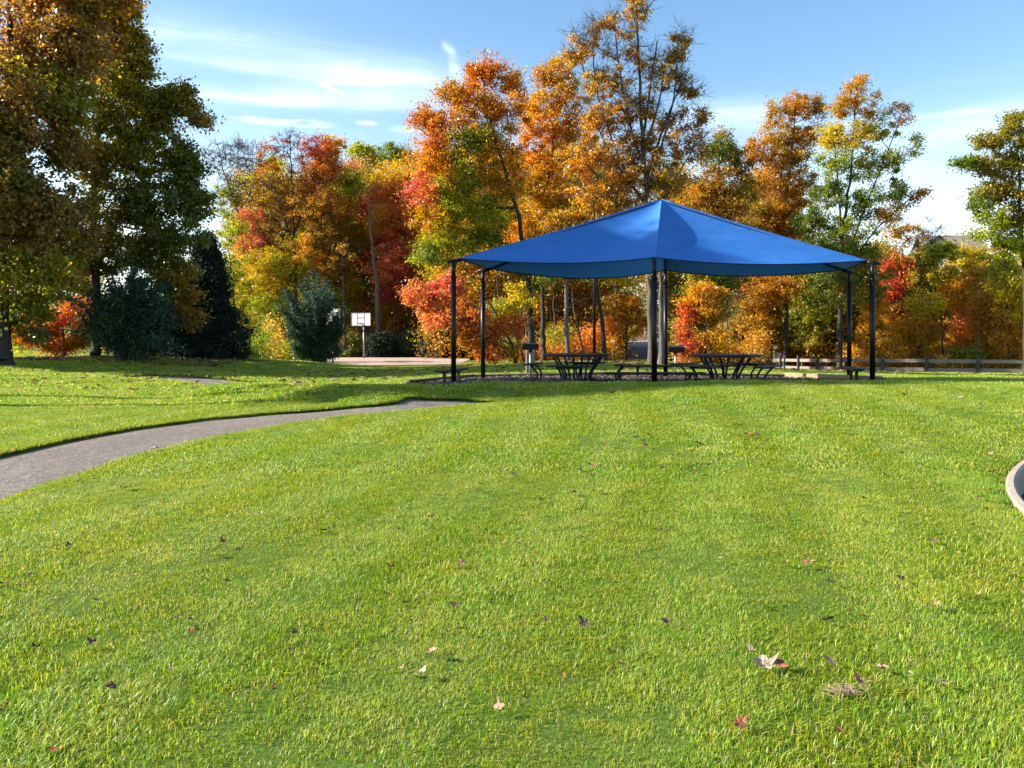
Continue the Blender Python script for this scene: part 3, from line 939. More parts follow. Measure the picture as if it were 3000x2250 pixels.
# ---- left side
build_tree('oak_tree', 'huge dark oak cut off by the left edge, bluish and brown leaves', 'tree', 30,
           [(8, 1062), (4, 850), (15, 500), (30, 150), (20, -250)], .34,
           [(90, 60, 200, 160, 'brown'), (250, -60, 150, 110, 'rust'), (40, 330, 190, 170, 'brown'), (30, 480, 130, 170, 'olgreen'), (-60, 600, 200, 150, 'olgreen'),
            (110, 640, 170, 120, 'brown'), (80, 800, 180, 90, 'olive'), (60, 930, 90, 70, 'olgreen', .6), (-180, 300, 200, 260, 'brown', .6), (60, -240, 300, 130, 'ruor', .6), (215, 150, 80, 90, 'brown'), (200, 290, 80, 90, 'olive'), (190, 430, 70, 90, 'brown')],
           'bark_dark', .15, 66, .45, seed=1, dens=3.4)
build_tree('oak_tree', 'tall spreading olive oak whose bare trunk stands left of the vase shaped shrub', 'tree', 36,
           [(280, 1056), (284, 900), (272, 620), (300, 280), (330, -60)], .22,
           [(300, 30, 120, 110, 'orange'), (360, 60, 60, 110, 'olive'), (330, 170, 120, 60, 'oryel', .9), (400, 190, 45, 110, 'olive'), (360, 290, 130, 110, 'olive'), (470, 330, 60, 70, 'olive', 1.1),
            (545, 300, 50, 50, 'olive', 1.5), (590, 350, 28, 32, 'rustdk', 1.6), (505, 300, 40, 40, 'olive', 1.2), (440, 440, 110, 90, 'olive'), (545, 480, 45, 75, 'olgreen', 1.3), (300, 480, 120, 110, 'olive', .8),
            (570, 560, 48, 90, 'olgreen', 1.3), (470, 590, 110, 80, 'olgreen'), (320, 640, 140, 80, 'olive', .8), (520, 700, 90, 60, 'olgreen', 1.1), (220, 760, 130, 70, 'brown', .8),
            (400, 760, 130, 60, 'olgreen'), (500, 820, 80, 60, 'olive'), (545, 900, 50, 60, 'rustdk', 1.2), (130, 700, 110, 90, 'brown', .7)],
           'bark_dark', .15, 66, .40, seed=2, dens=3.3, second=[(.16, [(240, 890), (160, 865)])])
build_tree('maple_tree', 'small glowing orange and pink maple in the gap left of the bare oak trunk', 'tree', 46,
           [(190, 1050), (185, 950), (180, 890)], .07,
           [(150, 1000, 100, 45, 'redor'), (200, 930, 60, 40, 'pinkor'), (110, 960, 60, 50, 'redor'), (225, 895, 60, 25, 'redor'), (250, 985, 50, 45, 'oryel')], 'bark_dark', .14, 60, .4, seed=3)
build_tree('maple_tree', 'small golden orange maple showing just right of the bare oak trunk', 'tree', 50,
           [(315, 1048), (312, 960)], .06, [(312, 985, 32, 40, 'oryel', 1.6), (275, 955, 20, 28, 'yellow', 1.4)], 'bark_dark', .14, 60, .35, seed=4)
build_tree('sapling', 'yellow green sapling behind the left oak, above the pink maple', 'tree', 52,
           [(160, 1045), (175, 920), (190, 830)], .09, [(200, 815, 95, 42, 'brightyg', 1.2), (110, 850, 60, 40, 'ygreen'), (60, 930, 50, 60, 'ygreen', .8), (50, 1000, 25, 40, 'brightyg', .8), (250, 850, 60, 30, 'ygreen')], 'bark_dark', .15, 55, .45, seed=5)
def vase(name, label, Y, foot, tips_px, seed, hw):
    g = np.random.default_rng(seed)
    b0 = P(foot[0], foot[1], Y); b0.z = tz(b0.x, b0.y)
    root = thing(name, label, 'shrub', b0)
    V, Qq, off, cen = [], [], 0, []
    sv = []
    for (px, py) in tips_px:
        for rep in range(6):
            t_ = P(px + g.normal(0, hw * .12), py + g.normal(0, hw * .16), Y) - b0
            t_ = Vector((t_.x, g.normal(0, abs(t_.z) * .22 + .3), t_.z * g.uniform(.72, 1.04)))
            c1 = Vector((t_.x * .25, t_.y * .25, t_.z * .62))
            st = Vector((g.normal(0, .12), g.normal(0, .12), -.05))
            pts = []
            for k in range(11):
                t = k / 10
                pts.append(np.array(st * (1 - t) ** 2 + c1 * 2 * t * (1 - t) + t_ * t * t))
            pts = np.array(pts)
            v_, q_ = tubes_np(pts[:-1], pts[1:], np.linspace(.022, .006, 10), np.linspace(.02, .004, 10), 4)
            V.append(v_); Qq.append(q_ + off); off += len(v_)
            tt = g.uniform(.28, 1.0, 22) ** .8
            for t in tt:
                f = t * 10; i = min(int(f), 9)
                cen.append(pts[i] * (1 - (f - i)) + pts[i + 1] * (f - i))
    np_mesh('stems', np.vstack(V), np.vstack(Qq), M['bark_dark'], root, smooth=True)
    cen = np.array(cen)
    leaves_mesh('crown', cen, ['dgreen'] * len(cen), 11, .15, .13, g, M['needle'], root, 1.2, .34)
    # low skirt of foliage
    return root
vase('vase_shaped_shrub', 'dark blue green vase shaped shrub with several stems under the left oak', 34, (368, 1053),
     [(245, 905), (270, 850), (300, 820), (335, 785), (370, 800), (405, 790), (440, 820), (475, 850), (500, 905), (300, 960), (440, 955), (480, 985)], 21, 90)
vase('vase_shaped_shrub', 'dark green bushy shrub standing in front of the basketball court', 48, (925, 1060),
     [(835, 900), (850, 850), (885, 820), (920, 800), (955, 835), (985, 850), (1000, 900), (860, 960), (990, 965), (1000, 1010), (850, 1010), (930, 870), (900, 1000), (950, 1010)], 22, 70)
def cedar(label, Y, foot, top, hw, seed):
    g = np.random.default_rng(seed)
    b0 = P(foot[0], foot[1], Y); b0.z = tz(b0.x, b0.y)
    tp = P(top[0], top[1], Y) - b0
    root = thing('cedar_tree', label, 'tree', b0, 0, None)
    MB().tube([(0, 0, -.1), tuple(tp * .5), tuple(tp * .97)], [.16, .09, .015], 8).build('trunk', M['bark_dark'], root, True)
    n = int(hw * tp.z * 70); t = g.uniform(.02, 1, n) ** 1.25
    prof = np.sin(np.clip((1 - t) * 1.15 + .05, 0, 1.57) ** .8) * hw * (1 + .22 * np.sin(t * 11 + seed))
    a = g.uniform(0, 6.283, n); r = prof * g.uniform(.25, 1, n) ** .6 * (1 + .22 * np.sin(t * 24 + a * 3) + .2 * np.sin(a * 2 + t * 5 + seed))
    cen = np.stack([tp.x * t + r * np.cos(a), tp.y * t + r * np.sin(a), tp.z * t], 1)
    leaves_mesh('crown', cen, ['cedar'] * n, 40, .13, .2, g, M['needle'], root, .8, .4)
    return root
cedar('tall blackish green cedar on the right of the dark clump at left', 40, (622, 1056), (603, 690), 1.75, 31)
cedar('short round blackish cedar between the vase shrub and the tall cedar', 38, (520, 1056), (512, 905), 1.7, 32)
cedar('narrow dark cedar between the two other dark cedars', 43, (560, 1056), (560, 850), 1.4, 33)
# ---- middle left
build_tree('bare_tree', 'leafless pale grey tree with forked top right of the big oak', 'tree', 74,
           [(735, 1050), (728, 850), (700, 640), (655, 500), (640, 425)], .13,
           [(650, 470, 55, 55, 'ygreen', 1.0, 0), (735, 460, 60, 60, 'ygreen', 1.0, 0), (690, 540, 60, 70, 'ygreen', .8, 0), (660, 590, 42, 55, 'ygreen', 1.0, .9), (665, 690, 45, 60, 'ygreen', .6, .5)],
           'bark_grey', .14, 45, .4, twigs=7, seed=6, second=[(.55, [(735, 560), (765, 440)])], fine=2, dens=2.2, twig_len=.9)
build_tree('yellow_tree', 'airy yellow green tree low beneath the leafless grey tree', 'tree', 58,
           [(700, 1055), (690, 900), (670, 720)], .09,
           [(670, 660, 45, 70, 'ygreen', .5), (680, 790, 60, 70, 'ygreen', .7), (665, 900, 60, 70, 'ygreen'), (700, 1000, 70, 50, 'tan'), (650, 1030, 35, 25, 'green'), (640, 980, 40, 50, 'ygreen')], 'bark_dark', .13, 50, .4, seed=7)
build_tree('maple_tree', 'branchy tree with thin red and orange top and dark trunk, left of the hoops', 'tree', 73,
           [(865, 1050), (868, 850), (860, 650), (848, 400)], .17,
           [(850, 430, 75, 55, 'red', .9, .15), (780, 480, 50, 50, 'redor', .8, .5), (925, 440, 50, 45, 'red', 1.0, .8), (960, 500, 50, 60, 'redor'), (890, 520, 70, 60, 'ruor', .9, .7),
            (780, 560, 70, 50, 'rust', 1.0, .7), (850, 620, 90, 60, 'rust', .9, .6), (940, 600, 70, 60, 'orange', .9), (740, 680, 55, 75, 'pinkor', 1.0), (800, 700, 60, 60, 'rust', .8, .7), (950, 690, 60, 60, 'rustdk'), (725, 760, 40, 40, 'pinkor', .8)],
           'bark_dark', .12, 48, .4, twigs=5, seed=8, second=[(.62, [(905, 560), (930, 450)]), (.58, [(800, 560), (775, 470)])], fine=1, dens=3, twig_len=.7)
build_tree('yellow_tree', 'bright yellow leaning tree left of the dark shrub by the court', 'tree', 72,
           [(808, 1052), (780, 985), (750, 900), (730, 830)], .09,
           [(790, 770, 90, 45, 'yellow'), (740, 830, 70, 40, 'yellow'), (850, 800, 80, 40, 'ygreen'), (760, 920, 90, 60, 'ygreen', .9), (700, 970, 60, 50, 'ygreen', .8), (820, 900, 60, 60, 'ygreen', .8), (800, 990, 70, 40, 'green', .8), (890, 740, 60, 50, 'oryel', .8)],
           'bark_dark', .125, 50, .4, seed=9)
build_tree('yellow_tree', 'orange topped golden tree behind the dark shrub', 'tree', 76,
           [(985, 1050), (980, 800), (975, 420)], .16,
           [(975, 430, 38, 38, 'oryel', 1.3), (960, 490, 45, 40, 'oryel'), (1000, 540, 60, 60, 'ygreen'), (990, 630, 70, 60, 'rust'), (1020, 700, 60, 70, 'olive'), (960, 780, 80, 60, 'rustdk'), (1010, 850, 60, 60, 'olive'), (960, 880, 70, 50, 'ygreen')],
           'bark_dark', .16, 50, .5, seed=10, dens=2.6)
build_tree('yellow_tree', 'distant yellow green tree on the skyline, left one of the distant pair', 'tree', 92,
           [(1070, 1040), (1065, 700), (1060, 430)], .22, [(1065, 460, 50, 45, 'ygreen'), (1045, 540, 60, 60, 'yellow'), (1090, 560, 60, 60, 'ygreen'), (1060, 680, 70, 80, 'olive')], 'bark_dark', .20, 50, .6, seed=11, dens=2.2)
build_tree('yellow_tree', 'distant olive tree on the skyline beside the large orange tree', 'tree', 94,
           [(1160, 1040), (1155, 700), (1150, 430)], .22, [(1150, 465, 60, 50, 'green'), (1200, 490, 50, 50, 'ygreen'), (1150, 560, 70, 60, 'ygreen'), (1170, 680, 70, 80, 'olive')], 'bark_dark', .20, 50, .6, seed=12, dens=2.2)
build_tree('dead_tree', 'grey dead snag with a two pronged broken top behind the hoops', 'dead tree', 72,
           [(1108, 1030), (1106, 880), (1095, 760), (1085, 660), (1072, 555)], .26, [], 'bark_grey', seed=13, second=[(.72, [(1094, 620), (1104, 545)])])
build_tree('maple_tree', 'orange and pink tree right of the dead snag with crimson lower leaves', 'tree', 74,
           [(1185, 1050), (1190, 850), (1180, 540)], .14,
           [(1130, 560, 60, 45, 'redor'), (1190, 540, 60, 50, 'orange'), (1120, 640, 60, 60, 'orange', .8), (1180, 660, 70, 70, 'pinkor', 1.1), (1160, 760, 60, 60, 'pinkor', .9), (1235, 620, 55, 80, 'redor'),
            (1120, 800, 50, 50, 'pinkor', .9), (1170, 840, 60, 60, 'crimson', .9), (1140, 910, 60, 40, 'rustdk', .8), (1230, 760, 50, 60, 'pinkor'), (1130, 870, 40, 30, 'crimson')],
           'bark_dark', .13, 55, .4, seed=14, dens=3.2)
build_tree('maple_tree', 'glowing pink red maple leaning out behind the left shelter posts', 'tree', 41,
           [(1515, 1062), (1500, 1010), (1470, 950), (1430, 880)], .10,
           [(1240, 860, 55, 45, 'pinkor', 1.4), (1310, 840, 55, 50, 'pinkor', 1.1), (1265, 900, 50, 28, 'pinkor', 1.3), (1300, 940, 70, 30, 'pinkor', 1.3), (1370, 920, 70, 50, 'redor', 1.2), (1380, 980, 55, 30, 'redor', 1.3), (1440, 970, 60, 40, 'redor', 1.2),
            (1440, 1030, 50, 25, 'redor', 1.3), (1420, 1052, 40, 12, 'redor', 1.5), (1500, 960, 40, 50, 'redor', .8), (1500, 1030, 40, 25, 'oryel', .9)],
           'bark_dark', .11, 60, .3, seed=15, second=[(-1, [(1535, 1062), (1520, 980), (1505, 900)]), (.4, [(1440, 985), (1400, 960)])], dens=4.5)
build_tree('yellow_tree', 'small lemon yellow tree seen between the two left shelter posts and the grill', 'tree', 45,
           [(1540, 1060), (1500, 960), (1480, 900)], .06, [(1470, 905, 55, 30, 'brightyg', 1.3), (1530, 880, 45, 28, 'yellow', 1.2), (1510, 850, 35, 20, 'yellow'), (1440, 930, 40, 20, 'brightyg')], 'bark_dark', .12, 55, .32, seed=16, dens=4)
# ---- centre
build_tree('maple_tree', 'large orange crowned tree whose rust top shows left of the tall sparse tree', 'tree', 46,
           [(1558, 1062), (1552, 880), (1520, 640), (1450, 400), (1410, 210)], .20,
           [(1385, 225, 50, 40, 'ruor', 1.0), (1330, 270, 60, 40, 'ruor'), (1440, 210, 50, 45, 'ruor', 1.0), (1500, 250, 45, 50, 'orange', .9), (1390, 310, 90, 60, 'orange'), (1250, 340, 55, 45, 'ruor', 1.1), (1290, 390, 80, 55, 'ruor'), (1480, 330, 70, 60, 'orange'),
            (1380, 410, 70, 60, 'ygreen', 1.1), (1460, 430, 80, 60, 'oryel'), (1270, 470, 80, 60, 'orange'), (1360, 510, 90, 60, 'ygreen', 1.1), (1460, 530, 80, 60, 'oryel'), (1260, 560, 80, 50, 'pinkor'), (1350, 600, 90, 50, 'ygreen'),
            (1280, 650, 80, 50, 'oryel'), (1440, 620, 80, 50, 'ygreen'), (1330, 700, 90, 45, 'ygreen'), (1260, 740, 60, 40, 'green'), (1420, 690, 60, 40, 'green', .8)],
           'bark_dark', .125, 60, .42, seed=17, dens=3.3, second=[(.55, [(1400, 600), (1320, 520)])])
build_tree('maple_tree', 'yellow orange tree with dark straight trunk between the two crowned giants', 'tree', 50,
           [(1592, 1062), (1590, 860), (1600, 600), (1640, 220)], .17,
           [(1600, 240, 40, 45, 'oryel', .9), (1650, 200, 45, 55, 'oryel', 1.0), (1570, 300, 60, 50, 'oryel'), (1660, 290, 70, 60, 'oryel'), (1590, 380, 80, 60, 'orange'), (1680, 390, 80, 60, 'orange', .9),
            (1560, 470, 70, 55, 'orange'), (1640, 480, 80, 55, 'oryel', .9), (1560, 560, 70, 55, 'rust'), (1650, 580, 80, 50, 'rust', .9), (1570, 650, 70, 50, 'rust', .8), (1500, 690, 60, 40, 'orange', .7)],
           'bark_dark', .13, 58, .42, seed=18, dens=3.0)
build_tree('maple_tree', 'tallest tree, thin leaved with many bare twigs rising above the shelter peak', 'tree', 42,
           [(1908, 1066), (1903, 850), (1895, 600), (1880, 350), (1868, 120), (1862, -40)], .17,
           [(1862, 20, 34, 50, 'rust', 1.3, .75), (1745, 70, 18, 45, 'rust', 1.8, .8), (1800, 60, 25, 40, 'rust', .9, .4), (1760, 130, 50, 40, 'rust', .9, .45), (1700, 110, 45, 40, 'oryel', .6, .0), (1685, 160, 40, 50, 'oryel', .9, .9),
            (1850, 150, 50, 80, 'rust', .7, .45), (1920, 190, 50, 70, 'rust', .7, .3), (1990, 130, 28, 45, 'rust', 1.5, .8), (1970, 230, 50, 70, 'rust', .8, .55), (2015, 220, 25, 60, 'rust', .9, .6), (1780, 240, 70, 70, 'oryel', .9, .8), (1860, 300, 80, 70, 'rustdk', .7, .5),
            (1950, 340, 70, 60, 'rust', .7, .5), (2030, 330, 30, 70, 'rust', .6, .3), (1760, 360, 80, 60, 'orange', 1.0, .9), (1850, 430, 80, 60, 'rust', 1.0, .8), (1960, 440, 80, 60, 'rust', .8, .6), (2060, 350, 20, 25, 'rust', 1.5, .9), (2040, 430, 40, 50, 'rust', 1, .7),
            (1720, 470, 80, 50, 'orange'), (1830, 520, 90, 50, 'orange', 1.0, .9), (1950, 530, 90, 50, 'rust', 1.0, .9), (1740, 560, 80, 50, 'oryel'), (1850, 610, 90, 40, 'rustdk')],
           'bark', .14, 40, .30, twigs=7, seed=19, dens=3.3, fine=2, twig_len=1.0,
           second=[(.42, [(1840, 520), (1790, 400), (1745, 250), (1735, 60)]), (.45, [(1940, 420), (1975, 280), (1985, 120)]), (.35, [(1780, 540), (1700, 470)]), (.52, [(1930, 300), (1950, 180)]), (.33, [(1960, 560), (2040, 420)]), (.5, [(1850, 380), (1815, 200), (1800, 60)]), (.56, [(1905, 260), (1925, 120)]), (.48, [(1960, 330), (2020, 200)]), (.42, [(1800, 470), (1740, 340), (1700, 160)]), (.3, [(1750, 620), (1650, 520)])])
build_tree('oak_tree', 'pale grey twin trunked tree behind the left picnic table', 'tree', 44,
           [(1662, 1062), (1660, 900), (1662, 760), (1670, 620)], .15,
           [(1680, 720, 90, 50, 'olive'), (1600, 740, 70, 45, 'rustdk'), (1740, 700, 70, 50, 'olive'), (1620, 800, 70, 30, 'green', .6), (1700, 800, 50, 35, 'green', .5), (1640, 640, 80, 50, 'rust', .9), (1730, 620, 70, 50, 'rust', .8)],
           'bark_grey', .13, 55, .42, seed=20, second=[(-1, [(1716, 1062), (1698, 980), (1680, 900), (1672, 800)])])
build_tree('oak_tree', 'dark crooked trunk with yellow lower boughs just left of the shelter middle', 'tree', 47,
           [(1772, 1062), (1762, 930), (1750, 830), (1755, 640)], .16,
           [(1790, 800, 60, 25, 'yellow', 1.0), (1850, 810, 50, 30, 'yellow', 1.0), (1800, 720, 80, 50, 'rust'), (1870, 700, 70, 50, 'rustdk'), (1800, 640, 70, 40, 'rust')], 'bark_dark', .13, 50, .38, seed=23)
build_tree('tree', 'slim dark forked trunk behind the left grill', 'tree', 49, [(1570, 1060), (1560, 950), (1545, 860), (1548, 760)], .10,
           [(1540, 780, 60, 35, 'green'), (1590, 830, 40, 30, 'green'), (1500, 780, 50, 30, 'rustdk')], 'bark', .13, 50, .4, seed=24)
build_tree('maple_tree', 'low brown orange maple beside the road climbing behind the shelter', 'tree', 50,
           [(1835, 1056), (1835, 960), (1832, 890)], .07,
           [(1830, 900, 50, 35, 'rust', 1.1), (1800, 950, 40, 35, 'redor', 1.1), (1865, 930, 40, 35, 'rust', 1.2), (1810, 1000, 35, 20, 'orange', 1.0), (1870, 980, 22, 16, 'oryel', 1.1), (1780, 890, 40, 30, 'rustdk')], 'bark_dark', .13, 55, .33, seed=25, dens=4)
build_tree('tree', 'thick mottled grey trunk right behind the front middle post', 'tree', 39,
           [(1938, 1068), (1936, 950), (1934, 830), (1935, 720)], .15, [(1960, 760, 70, 35, 'rustdk'), (2000, 700, 80, 50, 'olive'), (1900, 720, 60, 40, 'rust')], 'bark_grey', .13, 50, .4, seed=26)
build_tree('oak_tree', 'dark green and rust tree on the skyline between the tallest tree and the rust oak', 'tree', 54,
           [(2075, 1055), (2085, 800), (2100, 560), (2115, 390)], .16,
           [(2115, 400, 35, 30, 'olive', .9, .7), (2130, 445, 50, 45, 'olgreen', 1.1), (2085, 470, 40, 40, 'olgreen'), (2170, 470, 35, 40, 'rustdk'), (2100, 540, 80, 50, 'rustdk'), (2180, 550, 50, 50, 'olive'), (2040, 590, 70, 50, 'rust'),
            (2120, 620, 80, 50, 'rustdk'), (2060, 690, 80, 50, 'rust'), (2150, 710, 80, 50, 'rustdk'), (2040, 790, 80, 50, 'olive'), (2130, 820, 80, 50, 'green', .9), (2060, 850, 60, 40, 'olgreen')],
           'bark_dark', .14, 55, .42, seed=27, dens=3.0)
# ---- right
build_tree('oak_tree', 'copper brown oak, left neighbour of the tall yellow green tree', 'tree', 61,
           [(2300, 1062), (2305, 800), (2310, 560), (2330, 320)], .18,
           [(2330, 320, 50, 40, 'rust', 1.0), (2390, 320, 30, 35, 'rustdk', 1.0), (2275, 330, 30, 40, 'rust', .9), (2290, 390, 60, 45, 'rust'), (2360, 400, 50, 50, 'rust', .8), (2230, 440, 45, 45, 'rust'), (2310, 470, 70, 50, 'rust'), (2250, 530, 70, 50, 'rust'), (2350, 560, 70, 60, 'rust'),
            (2280, 620, 80, 55, 'rust'), (2220, 640, 60, 50, 'rustdk'), (2340, 670, 70, 55, 'rustdk'), (2250, 740, 90, 50, 'rust'), (2250, 840, 80, 60, 'rust'), (2210, 930, 70, 60, 'rust', .9)],
           'bark_dark', .14, 56, .42, seed=28, dens=3.2)
build_tree('yellow_green_tree', 'tall yellow green tree with open airy crown behind the right posts', 'tree', 52,
           [(2460, 1066), (2462, 900), (2470, 700), (2495, 480), (2508, 250)], .17,
           [(2505, 250, 28, 35, 'oryel', 1.2), (2480, 310, 50, 40, 'oryel', 1.1), (2550, 300, 50, 45, 'oryel', .7, .7), (2440, 390, 40, 50, 'yellow', 1.1), (2500, 400, 60, 50, 'yellow', 1.0), (2590, 380, 50, 50, 'ygreen', .7, .6), (2640, 330, 40, 40, 'rust', .9, .6),
            (2440, 480, 50, 45, 'ygreen'), (2530, 490, 60, 50, 'ygreen', .8), (2620, 470, 55, 50, 'ygreen', .9, .8), (2670, 430, 28, 40, 'ygreen', .7, .5), (2430, 570, 60, 50, 'green'), (2530, 590, 70, 45, 'green', .9), (2620, 560, 60, 40, 'green', .8, .8),
            (2690, 570, 30, 25, 'oryel', .8, .7), (2400, 640, 70, 50, 'green'), (2490, 670, 80, 45, 'ygreen'), (2590, 640, 60, 35, 'oryel', .7, .7), (2640, 620, 40, 25, 'oryel', .7, .6), (2420, 730, 80, 45, 'green'), (2520, 750, 70, 45, 'green'), (2560, 820, 60, 50, 'green', .8),
            (2490, 860, 60, 60, 'olive', .9), (2430, 820, 60, 50, 'olgreen', .9)],
           'bark_dark', .125, 56, .38, seed=29, dens=3.1, fine=1, second=[(.40, [(2530, 620), (2590, 470), (2640, 340)]), (.36, [(2560, 680), (2690, 560)]), (.5, [(2450, 480), (2440, 390)])])
build_tree('maple_tree', 'full yellow green maple under the right half of the blue roof', 'tree', 66,
           [(2378, 1068), (2375, 950), (2372, 820)], .10,
           [(2370, 810, 50, 40, 'brightyg', 1.1), (2340, 870, 65, 45, 'brightyg', 1.1), (2420, 870, 60, 50, 'ygreen', 1.0), (2310, 940, 55, 45, 'brightyg', 1.1), (2390, 940, 70, 50, 'ygreen', 1.1), (2450, 960, 45, 50, 'ygreen', .9), (2340, 1010, 70, 35, 'brightyg', 1.1), (2420, 1025, 60, 28, 'ygreen')],
           'bark_dark', .12, 60, .34, seed=30, dens=4)
build_tree('maple_tree', 'fiery red and yellow maple beside the right grill', 'tree', 41,
           [(2065, 1062), (2062, 960), (2060, 860)], .08,
           [(2010, 900, 26, 35, 'red', 1.5), (2060, 860, 60, 35, 'oryel', 1.1), (2070, 920, 60, 45, 'oryel', 1.2), (2010, 960, 26, 35, 'red', 1.5), (2030, 1010, 40, 40, 'red', 1.4), (2080, 990, 50, 40, 'oryel', 1.1), (2120, 900, 40, 50, 'tan', .9), (2000, 1035, 26, 20, 'red', 1.1)],
           'bark_dark', .115, 60, .3, seed=34, dens=4.5)
build_tree('bare_tree', 'thin nearly bare reddish sapling under the right side of the roof', 'tree', 63,
           [(2164, 1062), (2164, 940), (2166, 800)], .06, [(2165, 840, 42, 60, 'crimson', 1.2, .25), (2170, 920, 45, 50, 'rust', 1, .3), (2200, 800, 40, 30, 'crimson', 1, .5)], 'bark', .12, 30, .35, twigs=7, seed=35, fine=2, dens=3)
build_tree('shrub', 'olive tan shrub behind the right picnic table, left half', 'shrub', 64,
           [(2140, 1064), (2140, 1000)], .05, [(2140, 980, 55, 50, 'tan', 1.1), (2170, 1030, 55, 30, 'tan', 1.1), (2110, 1030, 40, 30, 'ygreen')], 'bark_dark', .12, 50, .3, seed=36, dens=4.5)
build_tree('shrub', 'copper leaved shrub just left of the speed limit sign', 'shrub', 65,
           [(2225, 1066), (2225, 1000)], .05, [(2230, 980, 50, 60, 'rust', 1.1), (2235, 1040, 45, 30, 'rust', 1.1), (2200, 1030, 40, 40, 'rust')], 'bark_dark', .12, 50, .3, seed=37, dens=4.5)
build_tree('maple_tree', 'crimson red tree beyond the fence right of the outer post', 'tree', 57,
           [(2618, 1060), (2618, 900), (2620, 750)], .12,
           [(2610, 770, 30, 30, 'red', 1.2), (2650, 800, 45, 40, 'redor', 1.0), (2600, 840, 50, 50, 'red'), (2640, 880, 50, 50, 'crimson', 1.1), (2600, 930, 50, 40, 'rust')], 'bark_dark', .16, 50, .42, seed=38)
build_tree('bare_tree', 'half bare small tree beside the distant house roof', 'tree', 56,
           [(2692, 1050), (2692, 860), (2690, 670)], .10,
           [(2630, 680, 50, 22, 'oryel', 1.0, .8), (2680, 690, 40, 40, 'oryel', .8, .6), (2720, 680, 35, 45, 'tan', 1.0, .05), (2735, 700, 25, 30, 'tan', 1.0, 0), (2650, 740, 50, 30, 'oryel', .7, .6)], 'bark_dark', .15, 35, .4, twigs=6, seed=39, fine=1, dens=2.6, twig_len=.8)
build_tree('oak_tree', 'olive gold oak cut off by the right edge, high above the fence', 'tree', 44,
           [(3010, 1064), (3005, 850), (2990, 640), (2985, 380)], .20,
           [(2970, 350, 30, 30, 'olive', 1.3), (2960, 400, 50, 40, 'olive', 1.2), (2890, 420, 45, 30, 'olive', 1.1), (2830, 475, 38, 25, 'green', 1.4), (2880, 490, 40, 30, 'olive', 1.1), (2940, 480, 50, 45, 'olive', 1.2), (2960, 560, 60, 45, 'olive', 1.1), (2890, 570, 45, 35, 'olive', 1.1), (2855, 600, 25, 20, 'green', 1.2),
            (2900, 640, 50, 35, 'ygreen', 1.0), (2980, 650, 50, 45, 'olive', 1.1), (2880, 690, 35, 20, 'ygreen'), (2960, 720, 70, 40, 'ygreen'), (3060, 450, 80, 90, 'olive'), (3080, 620, 80, 90, 'olive')],
           'bark_dark', .13, 60, .36, seed=40, dens=4.0)
RS = [
    ('maple_tree', 'golden orange sapling thicket tree just right of the outer right post', 48, 2560, [(2560, 900, 45, 45, 'oryel'), (2570, 970, 55, 50, 'oryel'), (2560, 1030, 55, 30, 'orange'), (2600, 1010, 50, 40, 'oryel')]),
    ('maple_tree', 'lime topped tree directly under the distant house roof', 52, 2730, [(2720, 760, 60, 40, 'ygreen', 1.2), (2770, 740, 50, 30, 'ygreen', 1.2), (2700, 830, 60, 50, 'brightyg'), (2760, 820, 60, 50, 'yellow')]),
    ('maple_tree', 'yellow orange tree above the fourth fence bay, below the lime topped tree', 49, 2690, [(2690, 900, 60, 45, 'yellow'), (2670, 980, 60, 50, 'oryel'), (2730, 970, 55, 50, 'oryel'), (2700, 1040, 70, 25, 'oryel')]),
    ('tree', 'muted tan and brown tree in the middle of the thicket beyond the fence', 51, 2810, [(2800, 880, 70, 55, 'oryel'), (2830, 960, 70, 50, 'pinkor'), (2790, 1010, 60, 40, 'oryel'), (2850, 820, 50, 50, 'rust')]),
    ('maple_tree', 'yellow green tree right of the house roof under the olive gold oak', 54, 2860, [(2830, 750, 60, 35, 'yellow', 1.1), (2890, 770, 60, 45, 'ygreen'), (2870, 830, 60, 45, 'ygreen')]),
    ('maple_tree', 'bright yellow and orange tree at the right edge above the fence', 47, 2950, [(2950, 790, 60, 40, 'brightyg'), (2960, 850, 60, 50, 'yellow'), (2930, 920, 60, 45, 'oryel'), (3010, 900, 60, 60, 'yellow'), (2970, 990, 60, 50, 'orange'), (3010, 1050, 60, 30, 'oryel')]),
    ('maple_tree', 'amber tree left of the bright yellow one at the right edge', 48, 2890, [(2890, 900, 45, 45, 'redor'), (2885, 960, 50, 45, 'oryel'), (2900, 1030, 55, 35, 'oryel')]),
    ('shrub', 'dark green bush behind the right part of the fence', 47, 2820, [(2820, 1040, 50, 28, 'green', 1.3), (2780, 1060, 40, 18, 'tan', 1.2)]),
    ('shrub', 'low rust and gold shrub behind the middle fence bays', 50, 2640, [(2620, 1060, 60, 22, 'oryel', 1.2), (2540, 1062, 50, 18, 'rust', 1.2), (2720, 1070, 50, 18, 'redor', 1.2)]),
    ('shrub', 'low gold shrub behind the fence at the right edge', 47, 2960, [(2930, 1068, 60, 20, 'oryel', 1.2), (3020, 1072, 60, 20, 'tan', 1.2), (2870, 1074, 40, 16, 'rust', 1.1)]),
    ('shrub', 'yellow bush behind the fence near the speed limit sign', 58, 2330, [(2300, 1062, 40, 22, 'brightyg', 1.2), (2350, 1058, 40, 26, 'yellow', 1.2), (2410, 1060, 40, 22, 'ygreen', 1.1), (2470, 1055, 40, 26, 'rust')]),
]
for k, (nm, lb, Y_, px, bl) in enumerate(RS):
    Y_ += 4.5 if px > 2400 else 10
    topy = min(b_[1] - b_[3] * .3 for b_ in bl)
    build_tree(nm, lb, 'shrub' if nm == 'shrub' else 'tree', Y_, [(px, 1078), (px + 3, (1078 + topy) / 2), (px - 4, topy)], .07 if nm != 'shrub' else .03, bl, 'bark', .14, 55, .36, seed=50 + k, dens=3.6)
